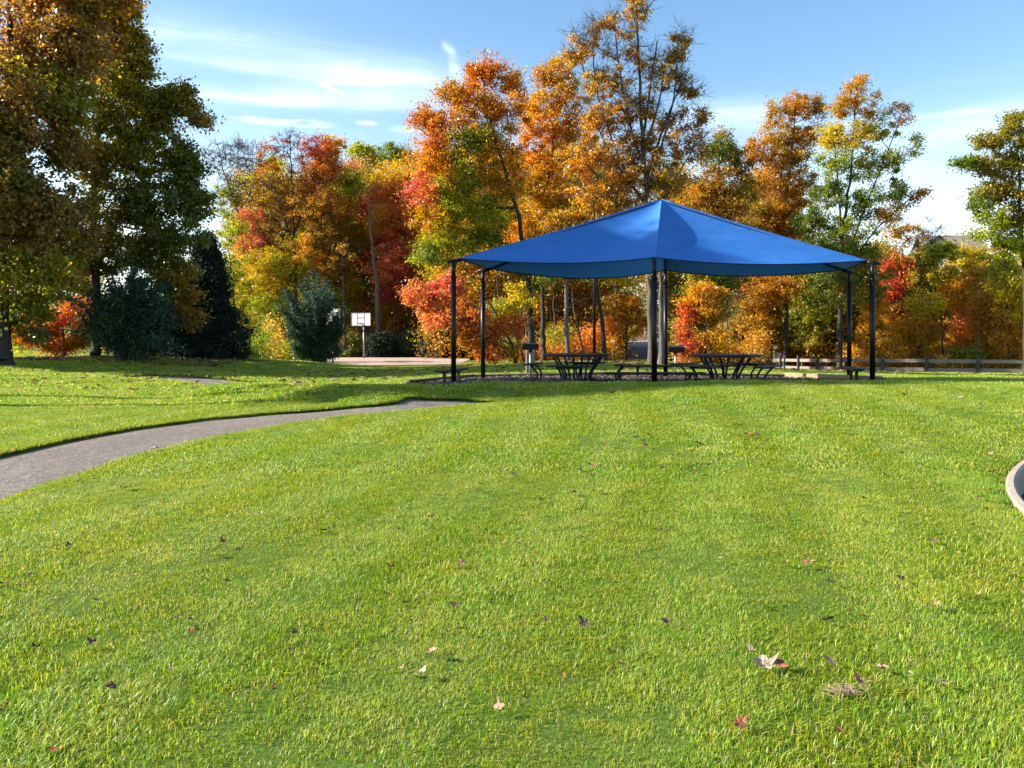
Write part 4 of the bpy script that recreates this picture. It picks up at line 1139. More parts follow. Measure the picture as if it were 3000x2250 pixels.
for k, (lb, Y_, px, py, rx, ry, pn) in enumerate([
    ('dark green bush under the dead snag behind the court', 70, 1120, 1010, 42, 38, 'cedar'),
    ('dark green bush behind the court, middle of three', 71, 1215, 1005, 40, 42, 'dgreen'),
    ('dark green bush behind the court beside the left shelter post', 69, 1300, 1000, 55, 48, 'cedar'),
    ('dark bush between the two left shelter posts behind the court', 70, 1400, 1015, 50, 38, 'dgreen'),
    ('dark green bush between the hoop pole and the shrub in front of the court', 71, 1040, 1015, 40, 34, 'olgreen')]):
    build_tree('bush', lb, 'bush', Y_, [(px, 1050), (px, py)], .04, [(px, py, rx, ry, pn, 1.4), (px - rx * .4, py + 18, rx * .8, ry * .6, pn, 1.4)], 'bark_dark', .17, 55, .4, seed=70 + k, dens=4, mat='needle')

# trees just out of frame on the left: they throw the long shadows over the lawn
for k, (lb, x_, y_, h_, r_, cb) in enumerate([
    ('broad tree standing outside the frame on the left, nearest the path', -24.5, 17.8, 15.8, 3.0, 10.8),
    ('tall tree standing outside the frame on the left, level with the shelter back', -27, 20.0, 18, 3.3, 12.0),
    ('tree standing outside the frame on the left beneath the huge oak', -33, 33, 16, 6, 3.5),
    ('dense tree standing outside the frame on the left, farthest back', -38, 42, 16, 7, 3)]):
    pxx = 1500 + x_ / y_ * F; ppm = F / y_
    zb = tz(x_, y_)
    def py_(z): return HOR + (EYE - z) * ppm
    bl = []
    gg = random.Random(90 + k)
    for q in range(22):
        zc = zb + cb + (h_ - cb) * gg.random()
        bl.append((pxx + gg.uniform(-.6, .6) * r_ * ppm, py_(zc), r_ * .42 * ppm, r_ * .34 * ppm, gg.choice(['olive', 'rust', 'brown'])))
    if k == 1:
        for xo, zo in ((.0, 19.0), (-.6, 18.2), (.6, 17.5)): bl.append((pxx + xo * ppm, py_(zo), .7 * ppm, .5 * ppm, 'rust'))
    build_tree('oak_tree', lb, 'tree', y_, [(pxx, py_(zb)), (pxx + 10, py_(zb + h_ * .5)), (pxx, py_(zb + h_ * .92))], .24, bl, 'bark_dark', .22, 40, .5, seed=90 + k, dens=2.4)

# far-off wood and undergrowth: masses nobody could count
def mass(name, label, cat, spec, leaf, lpc, spread, seed, trunks=0):
    g = np.random.default_rng(seed)
    cen = []; pid = []
    for (x0, x1, y0, y1, top_l, top_r, low, n, pals) in spec:
        px = g.uniform(x0, x1, n); Yd = g.uniform(y0, y1, n)
        t = (px - x0) / (x1 - x0)
        top = top_l * (1 - t) + top_r * t + 28 * np.sin(px * .021 + 1) + 22 * np.sin(px * .053)
        lowz = low
        v = g.uniform(0, 1, n) ** .9
        py = top + (lowz - top) * v
        x = (px - 1500) / F * Yd; z = EYE - (py - HOR) / F * Yd
        z = np.maximum(z, terrain(x, Yd) + .1)
        cen.append(np.stack([x, Yd, z], 1))
        f = .5 + .5 * np.sin(px * .017 + py * .008) * np.sin(px * .006 + 2 + py * .013)
        pi_ = np.clip((f * len(pals)).astype(int), 0, len(pals) - 1)
        pid += [pals[q] for q in pi_]
    cen = np.vstack(cen)
    o = leaves_mesh(name, cen, pid, lpc, leaf, spread, g, M['leaf'], None, .8, .65, 'stuff')
    tag(o, label, cat)
    return o
mass('woodland', 'dense far wood of mixed autumn colours behind the nearer trees', 'wood', [
    (690, 1020, 78, 90, 520, 500, 1050, 1900, ['rustdk', 'ygreen', 'oryel', 'olive', 'crimson']),
    (1020, 1260, 78, 90, 520, 480, 1050, 1600, ['rustdk', 'oryel', 'olive', 'crimson', 'orange']),
    (1240, 1820, 66, 84, 450, 430, 1040, 3200, ['rustdk', 'oryel', 'rust', 'olive', 'orange', 'brown']),
    (1780, 2060, 100, 112, 480, 520, 990, 700, ['rustdk', 'olgreen', 'rust', 'brown']),
    (1940, 2320, 66, 86, 520, 560, 1040, 1300, ['rustdk', 'olgreen', 'rust', 'brown']),
    (2320, 2600, 64, 78, 700, 760, 1060, 1100, ['olive', 'green', 'rust']),
    (2560, 3100, 62, 76, 780, 760, 1070, 2000, ['tan', 'oryel', 'tan', 'rustdk'])], .22, 42, .65, 101)
mass('undergrowth', 'low tangled brush along the foot of the wood', 'brush', [
    (640, 900, 50, 58, 1000, 985, 1055, 260, ['ygreen', 'tan', 'green']),
    (950, 1500, 73, 78, 985, 975, 1050, 420, ['olgreen', 'cedar', 'brown', 'dgreen']),
    (1480, 1800, 52, 60, 990, 985, 1058, 320, ['olgreen', 'brown', 'redor', 'olive', 'rust']),
    (1980, 2240, 56, 60, 985, 1000, 1062, 260, ['tan', 'rust', 'olive']),
    (2240, 2480, 64, 68, 1010, 1010, 1085, 220, ['tan', 'oryel', 'green', 'brown']),
    (2480, 3080, 57, 62, 1010, 1020, 1085, 480, ['tan', 'oryel', 'green', 'brown'])], .14, 44, .38, 102)
# bare trunks inside the wood, one thing each
WT = [(1480, 1060, 1440, 700, 58, .12, 'slender trunk inside the wood behind the red maple'), (1545, 1056, 1520, 740, 60, .13, 'slanting trunk in the wood behind the left grill'),
      (1630, 1058, 1612, 780, 57, .12, 'leaning grey trunk left of the twin trunked tree'), (1805, 1056, 1800, 760, 62, .10, 'thin dark trunk in the wood behind the thin pole'),
      (1240, 1050, 1236, 700, 72, .13, 'dark trunk in the wood above the court, right of the dead snag'), (1150, 1050, 1160, 760, 74, .12, 'thin trunk in the wood right beside the dead snag'),
      (1010, 1050, 1000, 720, 70, .12, 'dark trunk in the wood above the shrub by the court'), (2130, 1055, 2120, 800, 60, .11, 'dark trunk behind the reddish bare sapling'),
      (2760, 1070, 2755, 900, 53, .06, 'thin pale stem in the thicket beyond the fence'), (2860, 1070, 2868, 880, 52, .06, 'thin stem left of the amber tree beyond the fence'), (640, 1050, 655, 760, 60, .09, 'thin trunk against the sky right of the tall cedar')]
for k, (x0, y0, x1, y1, Y_, r_, lb) in enumerate(WT):
    build_tree('slender_tree', lb, 'tree', Y_, [(x0, y0), ((x0 + x1) / 2 + 4, (y0 + y1) / 2), (x1, y1)], r_, [(x1, y1 + 30, 40, 45, 'rustdk', .9, .6)], 'bark_grey' if k % 2 else 'bark_dark', .15, 30, .4, seed=120 + k, dens=2)

# ------------------------------------------------------------------ shade shelter
m, T, b, out = mat_new('blue_shade_cloth')
tcn = T.n('ShaderNodeTexCoord').outputs['Object']
mp = T.n('ShaderNodeMapping'); T.l(tcn, mp.inputs[0]); mp.inputs['Scale'].default_value = (1, 1, 3)
n1 = T.noise(mp.outputs[0], 1.6, 4, .6); n2 = T.noise(tcn, 130, 2, .8)
c = T.ramp(n1, [(.3, (.025, .135, .44)), (.7, (.04, .17, .52))])
c = T.mix(T.mrange(n2, .52, .8, 0, .4), c, (.14, .30, .60, 1))
T.l(c, b.inputs['Base Color']); b.inputs['Roughness'].default_value = .55
b.inputs['Specular IOR Level'].default_value = .25
bp = T.n('ShaderNodeBump'); bp.inputs['Strength'].default_value = .18; bp.inputs['Distance'].default_value = .05
T.l(T.noise(mp.outputs[0], 1.6, 4, .6, 1.2), bp.inputs['Height']); T.l(bp.outputs[0], b.inputs['Normal'])
tr = T.n('ShaderNodeBsdfTranslucent'); tr.inputs['Color'].default_value = (.02, .17, .62, 1)
mx = T.n('ShaderNodeMixShader'); mx.inputs[0].default_value = .07
T.l(b.outputs[0], mx.inputs[1]); T.l(tr.outputs[0], mx.inputs[2]); T.l(mx.outputs[0], out.inputs[0])
M['cloth'] = m
def hx(px, Y, topy):
    return Vector(((px - 1500) / F * Y, Y, EYE - (topy - HOR) / F * Y))
POSTS = [('F', hx(1917, 18.95, 759)), ('LF', hx(1329, 19.9, 763)), ('LB', hx(1415, 22.1, 791)), ('B', hx(1950, 23.1, 797)), ('RB', hx(2488, 22.1, 794)), ('RF', hx(2556, 19.9, 769))]
apex = P(1938, 584, 21.0)
shel = thing('shade_shelter', 'big blue fabric shade shelter on six black posts over the picnic tables', 'shelter', (apex.x, apex.y, tz(apex.x, apex.y)))
S0 = Vector(shel.location)
corners = []
for nm, p in POSTS:
    zb = tz(p.x, p.y) - .12
    dirc = Vector((apex.x - p.x, apex.y - p.y, 0)).normalized()
    mb = MB()
    q0 = Vector((p.x, p.y, zb)) - S0; q1 = Vector((p.x, p.y, p.z)) - S0
    mb.tube([q0, q1 + Vector((0, 0, -.42))], .067, 14)
    po = mb.build('post', M['black'], shel, True)
    for pl in po.data.polygons: pl.use_smooth = len(pl.vertices) == 4
    mb = MB()
    mb.tube([q1 + Vector((0, 0, -.44)), q1 + Vector((0, 0, -.02))], .055, 12)
    mb.tube([q1 + Vector((0, 0, -.46)), q1 + Vector((0, 0, -.41))], .078, 12)
    mb.tube([q1 - dirc * .16 + Vector((0, 0, -.03)), q1 + dirc * .14 + Vector((0, 0, .005))], .05, 12)
    ar = mb.build('rafter_elbow', M['black'], shel, True)
    for pl in ar.data.polygons: pl.use_smooth = len(pl.vertices) == 4
    corners.append(q1 + dirc * .12 + Vector((0, 0, .055)))
ap = apex - S0
V, Fc = [], []
NU, NVV = 22, 26
SAG = [.12, .05, .28, .20, .05, .12]
def panel(A, B, sag_in, sag_dn, belly):
    i0 = len(V)
    mid = (A + B) / 2; inw = Vector((ap.x - mid.x, ap.y - mid.y, 0)).normalized()
    for i in range(NU + 1):
        u = i / NU
        for j in range(NVV + 1):
            v_ = j / NVV
            e = A.lerp(B, v_); k = 4 * v_ * (1 - v_)
            e = e + inw * sag_in * k + Vector((0, 0, -sag_dn * k))
            p = ap.lerp(e, u)
            p.z -= belly * math.sin(math.pi * u) * k
            p.z -= .035 * math.sin(math.pi * u) * (1 - k) 
            V.append(p)
    for i in range(NU):
        for j in range(NVV):
            a = i0 + i * (NVV + 1) + j
            Fc.append([a, a + 1, a + NVV + 2, a + NVV + 1])
for k in range(6):
    A, B = corners[k], corners[(k + 1) % 6]
    panel(A, B, .035 * (B - A).length + .04, SAG[k], .26 if (B - A).length > 4 else .05)
can = new_mesh('canopy', V, Fc, M['cloth'], shel, True)
mb = MB()
for k in range(6):
    A, B = corners[k], corners[(k + 1) % 6]
    mid = (A + B) / 2; inw = Vector((ap.x - mid.x, ap.y - mid.y, 0)).normalized()
    pts = []
    for j in range(21):
        v_ = j / 20; kk = 4 * v_ * (1 - v_)
        pts.append(A.lerp(B, v_) + inw * (.035 * (B - A).length + .04) * kk + Vector((0, 0, -SAG[k] * kk - .006)))
    mb.tube(pts, .016, 6)
mb.build('hem', M['navy'], shel, True)
mb = MB()
for q in corners:
    pts = [ap.lerp(q, t / 12) + Vector((0, 0, -.035 * math.sin(math.pi * t / 12) - .07)) for t in range(13)]
    mb.tube(pts, .03, 6)
mb.build('ridge_frame', M['black'], shel, True)
mb = MB()
for q in corners:
    pts = [ap.lerp(q, t / 16) + Vector((0, 0, -.035 * math.sin(math.pi * t / 16) + .003)) for t in range(17)]
    mb.tube(pts, .008, 6)
mb.build('ridge_seam', simple('blue_webbing', (.05, .20, .62), (.04, .17, .55), .5), shel, True)

# ------------------------------------------------------------------ picnic tables
def regular(n, r, a0=0.0): return [(r * math.cos(R(a0 + 360 * k / n)), r * math.sin(R(a0 + 360 * k / n))) for k in range(n)]
def picnic(label, x, y, rot):
    t = thing('picnic_table', label, 'picnic table', (x, y, tz(x, y) - .02), R(rot), 'octagonal picnic tables under the shelter')
    mb = MB(); mb.poly_prism(regular(8, .93, 22.5), .685, .725, .012); mb.build('tabletop', M['navy'], t)
    mb = MB(); mb.poly_prism(regular(8, .88, 22.5), .662, .684); mb.build('table_rim', M['black'], t)
    for k in range(4):
        a = R(90 * k); d = Vector((math.cos(a), math.sin(a), 0)); s = Vector((-d.y, d.x, 0))
        for sg in (-1, 1):
            mb = MB()
            c_ = curve_pts([d * .62 + s * .22 * sg + Vector((0, 0, .645)), d * .52 + s * .2 * sg + Vector((0, 0, .5)), d * .36 + s * .16 * sg + Vector((0, 0, .25)), d * .33 + s * .15 * sg + Vector((0, 0, .09)), d * .46 + s * .15 * sg + Vector((0, 0, .025))], 20)
            mb.tube(c_, .029, 8)
            mb.build('leg', M['navy'], t, True)
        # seat carried on J-shaped tubes
        r0, r1 = 1.02, 1.34
        w0, w1 = .40, .56
        sp = [d * r0 - s * w0, d * r0 + s * w0, d * (r0 + .16) + s * (w1 + .02), d * r1 + s * w1, d * r1 - s * w1, d * (r0 + .16) - s * (w1 + .02)]
        mb = MB(); mb.poly_prism([(p.x, p.y) for p in sp][::-1][::-1], .425, .465, .01); st = mb.build('seat', M['navy'], t)
        mb = MB()
        for sg in (-1, 1):
            mb.tube(curve_pts([d * 1.2 + s * .3 * sg + Vector((0, 0, .42)), d * 1.15 + s * .27 * sg + Vector((0, 0, .36)), d * 1.03 + s * .22 * sg + Vector((0, 0, .2)), d * 1.05 + s * .2 * sg + Vector((0, 0, .07)), d * .92 + s * .18 * sg + Vector((0, 0, .02)), d * .45 + s * .15 * sg + Vector((0, 0, .02))], 24), .026, 8)
        mb.tube([d * 1.2 - s * .32 + Vector((0, 0, .405)), d * 1.2 + s * .32 + Vector((0, 0, .405))], .02, 8)
        mb.build('seat_support', M['navy'], t, True)
    return t
picnic('dark octagonal picnic table in the left half of the shelter, beside a grill', 1.73, 20.3, -15)
picnic('dark octagonal picnic table in the right half of the shelter', 5.62, 20.3, 45)

def bench(label, p0, p1, h, w=.30, mat='dgreen'):
    p0, p1 = Vector(p0), Vector(p1)
    c = (p0 + p1) / 2; d = p1 - p0; Lb = d.length
    t = thing('bench', label, 'bench', (c.x, c.y, tz(c.x, c.y) - .01), math.atan2(d.y, d.x), 'low backless benches under the shelter')
    MB().box((0, 0, h - .03), (Lb, w, .06), bev=.018).build('seat', M[mat], t)
    for sx in (-1, 1):
        xx = sx * (Lb / 2 - min(.38, Lb * .22))
        mb = MB(); mb.box((xx, 0, (h - .06) / 2 - .04), (.075, .075, h - .06 + .08), bev=.01); mb.box((xx, 0, h - .07), (.09, w * .8, .022)); mb.build('leg', M[mat], t)
    return t
bench('long green bench in front, crossing the front middle post', (2.32, 19.25, 0), (4.83, 19.25, 0), .285)
bench('long dark bench at the back of the shelter in front of the right grill', (3.38, 23.0, 0), (6.75, 23.2, 0), .36)
bench('short dark bench beside the outer left post', (-1.92, 20.1, 0), (-1.36, 21.6, 0), .33)
bench('short green bench seen end on between the two right posts', (9.0, 19.95, 0), (9.42, 21.5, 0), .36)

# timbers round the mulch
tl = [((-2.9, 21.3), (-1.2, 23.9)), ((-1.2, 23.9), (1.9, 23.9)), ((1.9, 23.9), (5.2, 23.9)), ((5.2, 23.9), (8.5, 23.9)), ((8.5, 23.9), (9.95, 20.7)), ((9.95, 20.7), (8.9, 18.6))]
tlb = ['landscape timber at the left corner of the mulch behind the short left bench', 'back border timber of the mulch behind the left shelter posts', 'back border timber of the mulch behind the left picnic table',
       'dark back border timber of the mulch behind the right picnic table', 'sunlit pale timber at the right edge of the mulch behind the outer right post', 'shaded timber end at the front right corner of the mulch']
for (a, b_), lb in zip(tl, tlb):
    a_, c_ = Vector((*a, 0)), Vector((*b_, 0)); mid = (a_ + c_) / 2; d = c_ - a_
    o = MB().box((0, 0, 0), (d.length - .02, .14, .16), bev=.015).build('landscape_timber', M['timber' if 'pale' in lb else 'timber_shade'])  # lit timber gets the pale copy, shaded ones the darkened copy
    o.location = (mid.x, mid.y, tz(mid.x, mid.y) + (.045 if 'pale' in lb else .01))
    za, zb_ = tz(a_.x, a_.y), tz(c_.x, c_.y)
    o.rotation_euler = (0, -math.atan2(zb_ - za, d.length), math.atan2(d.y, d.x))
    tag(o, lb, 'timber', 'timbers edging the mulch')

# grills
def grill(label, px, Y, gtop, hsc=1.0, w=.40):
    x = (px - 1500) / F * Y
    zt = EYE - (gtop - HOR) / F * Y; zb = tz(x, Y)
    t = thing('park_grill', label, 'grill', (x, Y, zb), 0, 'pedestal grills')
    h = zt - zb
    bh = .21
    MB().tube([(0, 0, -.1), (0, 0, h - bh - .02)], .032, 10).build('pedestal', M['steel'], t, True)
    mb = MB()
    mb.box((0, 0, h - bh + .01), (w, .36, .02)); mb.box((0, .18, h - bh / 2), (w, .015, bh)); mb.box((-w / 2, 0, h - bh / 2), (.015, .38, bh)); mb.box((w / 2, 0, h - bh / 2), (.015, .38, bh)); mb.box((0, -.17, h - bh / 2 - .03), (w, .015, bh - .06))
    mb.box((0, 0, h - bh - .03), (.12, .12, .06))
    mb.build('firebox', M['black'], t)
    mb = MB()
    for k in range(12): mb.tube([(-w / 2 + .01 + k * (w - .02) / 11, -.2, h - .03), (-w / 2 + .01 + k * (w - .02) / 11, .17, h - .03)], .007, 6)
    mb.tube([(-w / 2 - .03, -.2, h - .03), (w / 2 + .03, -.2, h - .03)], .01, 6)
    mb.build('grate', M['steel'], t)
    mb = MB()
    for sx in (-1, 1): mb.tube([(sx * (w / 2 - .03), -.2, h - .03), (sx * (w / 2 + .0), -.30, h - .0)], .012, 6)
    mb.build('handle', M['steel'], t)
    return t
grill('black box grill on a post in front of a tan block, left', 1554, 22.5, 1004, w=.46)
grill('black box grill with pale rim on a thin post, behind the long back bench', 1979, 25.5, 1013, w=.50)
x_ = (1554 - 1500) / F * 26; zb = tz(x_, 26)
o = MB().box((0, 0, .35), (.31, .25, .9), bev=.02).build('utility_pedestal', M['tan']); o.location = (x_, 26, zb); tag(o, 'tan concrete post box standing right behind the left grill', 'utility box')

# tall thin pole
t = thing('light_pole', 'tall thin black pole passing behind the shelter roof', 'pole', ((1741 - 1500) / F * 40, 40, tz((1741 - 1500) / F * 40, 40)))
hp = EYE - (618 - HOR) / F * 40 - t.location.z
mb = MB().tube([(0, 0, -.1), (0, 0, hp * .5), (0, 0, hp)], [.085, .07, .035], 12); mb.build('shaft', M['black'], t, True)
MB().tube([(0, 0, 0), (0, 0, .35), (0, 0, .42)], [.13, .12, .08], 12).build('base_cover', M['black'], t, True)

# basketball hoops
m, T, b, out = mat_new('backboard_panel')
tcn = T.n('ShaderNodeTexCoord').outputs['Object']
T.l(T.ramp(T.noise(tcn, 5, 5, .7), [(.35, (.85, .85, .85)), (.65, (.62, .62, .63))]), b.inputs['Base Color']); b.inputs['Roughness'].default_value = .35
M['board'] = m
M['rimorange'] = simple('rim_paint', (.20, .10, .07), (.12, .07, .05), .5)
def hoop(label, x, y, facing, zg, name='basketball_hoop'):
    t = thing(name, label, 'basketball hoop', (x, y, zg), R(-16), 'basketball hoops on the court')
    mb = MB(); mb.tube([(0, .55, -.05), (0, .55, 2.75)], .07, 12); mb.build('pole', M['steel'], t, True)
    mb = MB(); mb.tube([(0, .55, 2.72), (0, .25, 2.95), (0, .06, 3.1)], .055, 10); mb.tube([(0, .55, 2.2), (0, .06, 2.95)], .03, 8); mb.build('bracket', M['steel'], t, True)
    bz = 3.38
    mb = MB(); mb.box((0, 0, bz), (1.80, .03, 1.06)); mb.build('backboard', M['board'], t)
    mb = MB()
    for sx in (-1, 1): mb.box((sx * .90, 0, bz), (.045, .07, 1.12))
    mb.box((0, 0, bz + .545), (1.755, .066, .04)); mb.box((0, 0, bz - .545), (1.755, .066, .04))
    mb.build('frame', M['steel'], t)
    mb = MB()
    for sx in (-1, 1): mb.box((sx * .31, -.019, bz), (.05, .008, 1.04))
    mb.box((0, -.019, bz + .12), (.57, .008, .05)); mb.box((0, -.019, bz - .36), (.57, .008, .03))
    mb.build('target_square', M['black'], t)
    mb = MB()
    cz_ = 3.05 - 0.0
    ring = [(.23 * math.cos(R(a)), -.38 + .23 * math.sin(R(a)), cz_) for a in range(0, 361, 15)]
    mb.tube(ring, .012, 6); mb.box((0, -.09, cz_ - .03), (.14, .13, .09)); mb.build('rim', M['rimorange'], t, True)
    return t
hoop('basketball hoop standing in the open on a grey pole, full backboard visible', -13.0, 66.2, -1, -.62)
hoop('basketball hoop half hidden behind the dark shrub in front of the court', -13.05, 54.8, -1, -.62)

# speed sign and globe lamp beyond the fence
sx_, sy_ = (2277 - 1500) / F * 60.5, 60.5
zt = EYE - (1034 - HOR) / F * 60.5; zg = tz(sx_, sy_)
t = thing('speed_limit_sign', 'white speed limit 20 sign just behind the low end of the fence', 'road sign', (sx_, sy_, zg))
sh, sw = .80, .60
zc = zt - zg - sh / 2
MB().box((0, .03, (zt - zg) / 2 - .1), (.06, .03, zt - zg)).build('post', M['steel'], t)
MB().box((0, 0, zc), (sw, .012, sh), bev=.004).build('sign_panel', M['white_sign'], t)
def text_mesh(body, size, loc, parent):
    cu = bpy.data.curves.new('txt', 'FONT'); cu.body = body; cu.size = size; cu.align_x = 'CENTER'; cu.align_y = 'CENTER'; cu.extrude = .002; cu.offset = size * .028
    ob = bpy.data.objects.new('txt', cu); COL.objects.link(ob)
    dg = bpy.context.evaluated_depsgraph_get()
    me_ = bpy.data.meshes.new_from_object(ob.evaluated_get(dg))
    bpy.data.objects.remove(ob)
    o_ = bpy.data.objects.new('lettering', me_); COL.objects.link(o_)
    me_.materials.clear(); me_.materials.append(M['ink'])
    o_.parent = parent; o_.location = loc; o_.rotation_euler = (R(90), 0, 0)
    return o_
text_mesh('SPEED', .185, (0, -.010, zc + .28), t)
text_mesh('LIMIT', .185, (0, -.010, zc + .10), t)
text_mesh('20', .40, (0, -.010, zc - .18), t)
lx, ly = (2273 - 1500) / F * 61.5, 61.5
t = thing('street_lamp', 'white globe street lamp poking up behind the speed limit sign', 'street lamp', (lx, ly, tz(lx, ly)))
zgl = EYE - (1018 - HOR) / F * 61.5 - t.location.z
MB().tube([(0, 0, -.1), (0, 0, zgl - .3)], [.07, .05], 10).build('pole', M['black'], t, True)
MB().tube([(0, 0, zgl - .34), (0, 0, zgl - .26), (0, 0, zgl - .16)], [.07, .12, .1], 12).build('collar', M['black'], t, True)
n_ = 10
MB().tube([(0, 0, zgl - .19 + .38 * (k / n_)) for k in range(n_ + 1)], [max(.03, .2 * math.sin(math.pi * (k + .45) / (n_ + .9))) for k in range(n_ + 1)], 16).build('globe', M['globe'], t, True)

# wooden fence: one thing, each post and rail a part
fp = [(2200, 60.5), (2242, 57.5), (2290, 54.5), (2343, 51.7), (2398, 49), (2468, 46.6), (2587, 44.6), (2714, 43.2), (2865, 41.8), (3020, 40.6), (3190, 39.6)]
ft = thing('rail_fence', 'low two rail weathered wooden fence running along the right side', 'fence', ((2714 - 1500) / F * 43.2, 43.2, tz((2714 - 1500) / F * 43.2, 43.2)))
F0 = Vector(ft.location)
prev = None
grd = random.Random(5)
for k, (px, Y_) in enumerate(fp):
    x = (px - 1500) / F * Y_; z = tz(x, Y_)
    p = Vector((x, Y_, z)) - F0
    nx_ = Vector(((fp[min(k + 1, len(fp) - 1)][0] - 1500) / F * fp[min(k + 1, len(fp) - 1)][1], fp[min(k + 1, len(fp) - 1)][1], 0)) - Vector(((fp[max(k - 1, 0)][0] - 1500) / F * fp[max(k - 1, 0)][1], fp[max(k - 1, 0)][1], 0))
    an = math.atan2(nx_.y, nx_.x)
    dv = Vector((math.cos(an), math.sin(an), 0)); nv = Vector((dv.y, -dv.x, 0))
    if nv.y > 0: nv = -nv
    MB().box(p + nv * .115 + Vector((0, 0, .42)), (.13, .12, 1.10), an, .012).build('post', M['fence_post'], ft)
    MB().box(p - nv * .115 + dv * .14 + Vector((0, 0, .36)), (.13, .12, .98), an, .012).build('post', M['fence_post'], ft)
    if prev is not None:
        for h_ in (.66, .17):
            a_ = prev + Vector((0, 0, h_ + grd.uniform(-.02, .02))); c_ = p + Vector((0, 0, h_ + grd.uniform(-.02, .02)))
            d = c_ - a_; L0 = d.length
            rot = d.to_track_quat('X', 'Z').to_matrix()
            off = (Vector((0, 0, 0)) if k % 2 else nv * 0.012)
            MB().box((a_ + c_) / 2 + off, (L0 + .10, .055, .20 + grd.uniform(-.01, .01)), rot, .008).build('rail', M['fence'], ft)
    prev = p

# distant house: only the roof shows above the thicket
hxp = P(2775, 800, 112); hz = tz(hxp.x, hxp.y)
t = thing('house', 'distant house whose grey gabled roof shows above the thicket at right', 'house', (hxp.x, hxp.y, hz), R(-12))
ridge = EYE - (690 - HOR) / F * 112 - hz
ev = ridge - 2.6
hw, hd = 3.7, 4.2
MB().box((0, 0, ev / 2), (2 * hw, 2 * hd, ev)).build('wall', simple('house_siding', (.42, .37, .30), (.36, .31, .26), .8), t)
mb = MB()
def gable(mb, x0, x1, y0, y1, z0, z1, ov=.35):
    i = len(mb.v); ym = (y0 + y1) / 2
    mb.v += [Vector(q) for q in ((x0 - ov, y0 - ov, z0), (x1 + ov, y0 - ov, z0), (x1 + ov, ym, z1), (x0 - ov, ym, z1), (x0 - ov, y1 + ov, z0), (x1 + ov, y1 + ov, z0), (x0 - ov, ym, z1 - .22), (x1 + ov, ym, z1 - .22), (x0 - ov, y0 - ov, z0 - .2), (x1 + ov, y0 - ov, z0 - .2), (x0 - ov, y1 + ov, z0 - .2), (x1 + ov, y1 + ov, z0 - .2))]
    for f in ((0, 1, 2, 3), (3, 2, 5, 4), (8, 9, 1, 0), (10, 4, 5, 11), (8, 6, 7, 9), (6, 10, 11, 7), (0, 3, 6, 8), (3, 4, 10, 6), (1, 9, 7, 2), (2, 7, 11, 5)):
        mb.f.append([i + q for q in f])
gable(mb, -hw, hw, -hd, hd, ev, ridge)
rf = mb.build('roof', simple('roof_shingle', (.20, .155, .13), (.15, .12, .10), .9, 3), t)
mb = MB(); mb.box((-2.9, -hd - .6, (ev - .1) / 2), (4.2, 1.6, ev - .1)); mb.v += [Vector((-5.0, -hd - 1.39, ev - .1)), Vector((-.8, -hd - 1.39, ev - .1)), Vector((-2.9, -hd - 1.39, ev + 1.8))]; i = len(mb.v) - 3; mb.f.append([i, i + 1, i + 2])
mb.build('porch_gable', simple('gable_siding', (.50, .47, .42), (.44, .41, .36), .8), t)
mb = MB()
i = len(mb.v)
for q in ((-5.3, -hd - 1.7, ev - .25), (-2.9, -hd - 1.7, ev + 1.9), (-.5, -hd - 1.7, ev - .25)):
    mb.v.append(Vector(q)); mb.v.append(Vector((q[0], .0, q[2])))
mb.f += [[i, i + 1, i + 3, i + 2], [i + 2, i + 3, i + 5, i + 4]]
go2 = mb.build('gable_roof', simple('dark_shingle', (.07, .07, .085), (.05, .05, .065), .9, 3), t)
so = go2.modifiers.new('thick', 'SOLIDIFY'); so.thickness = .15

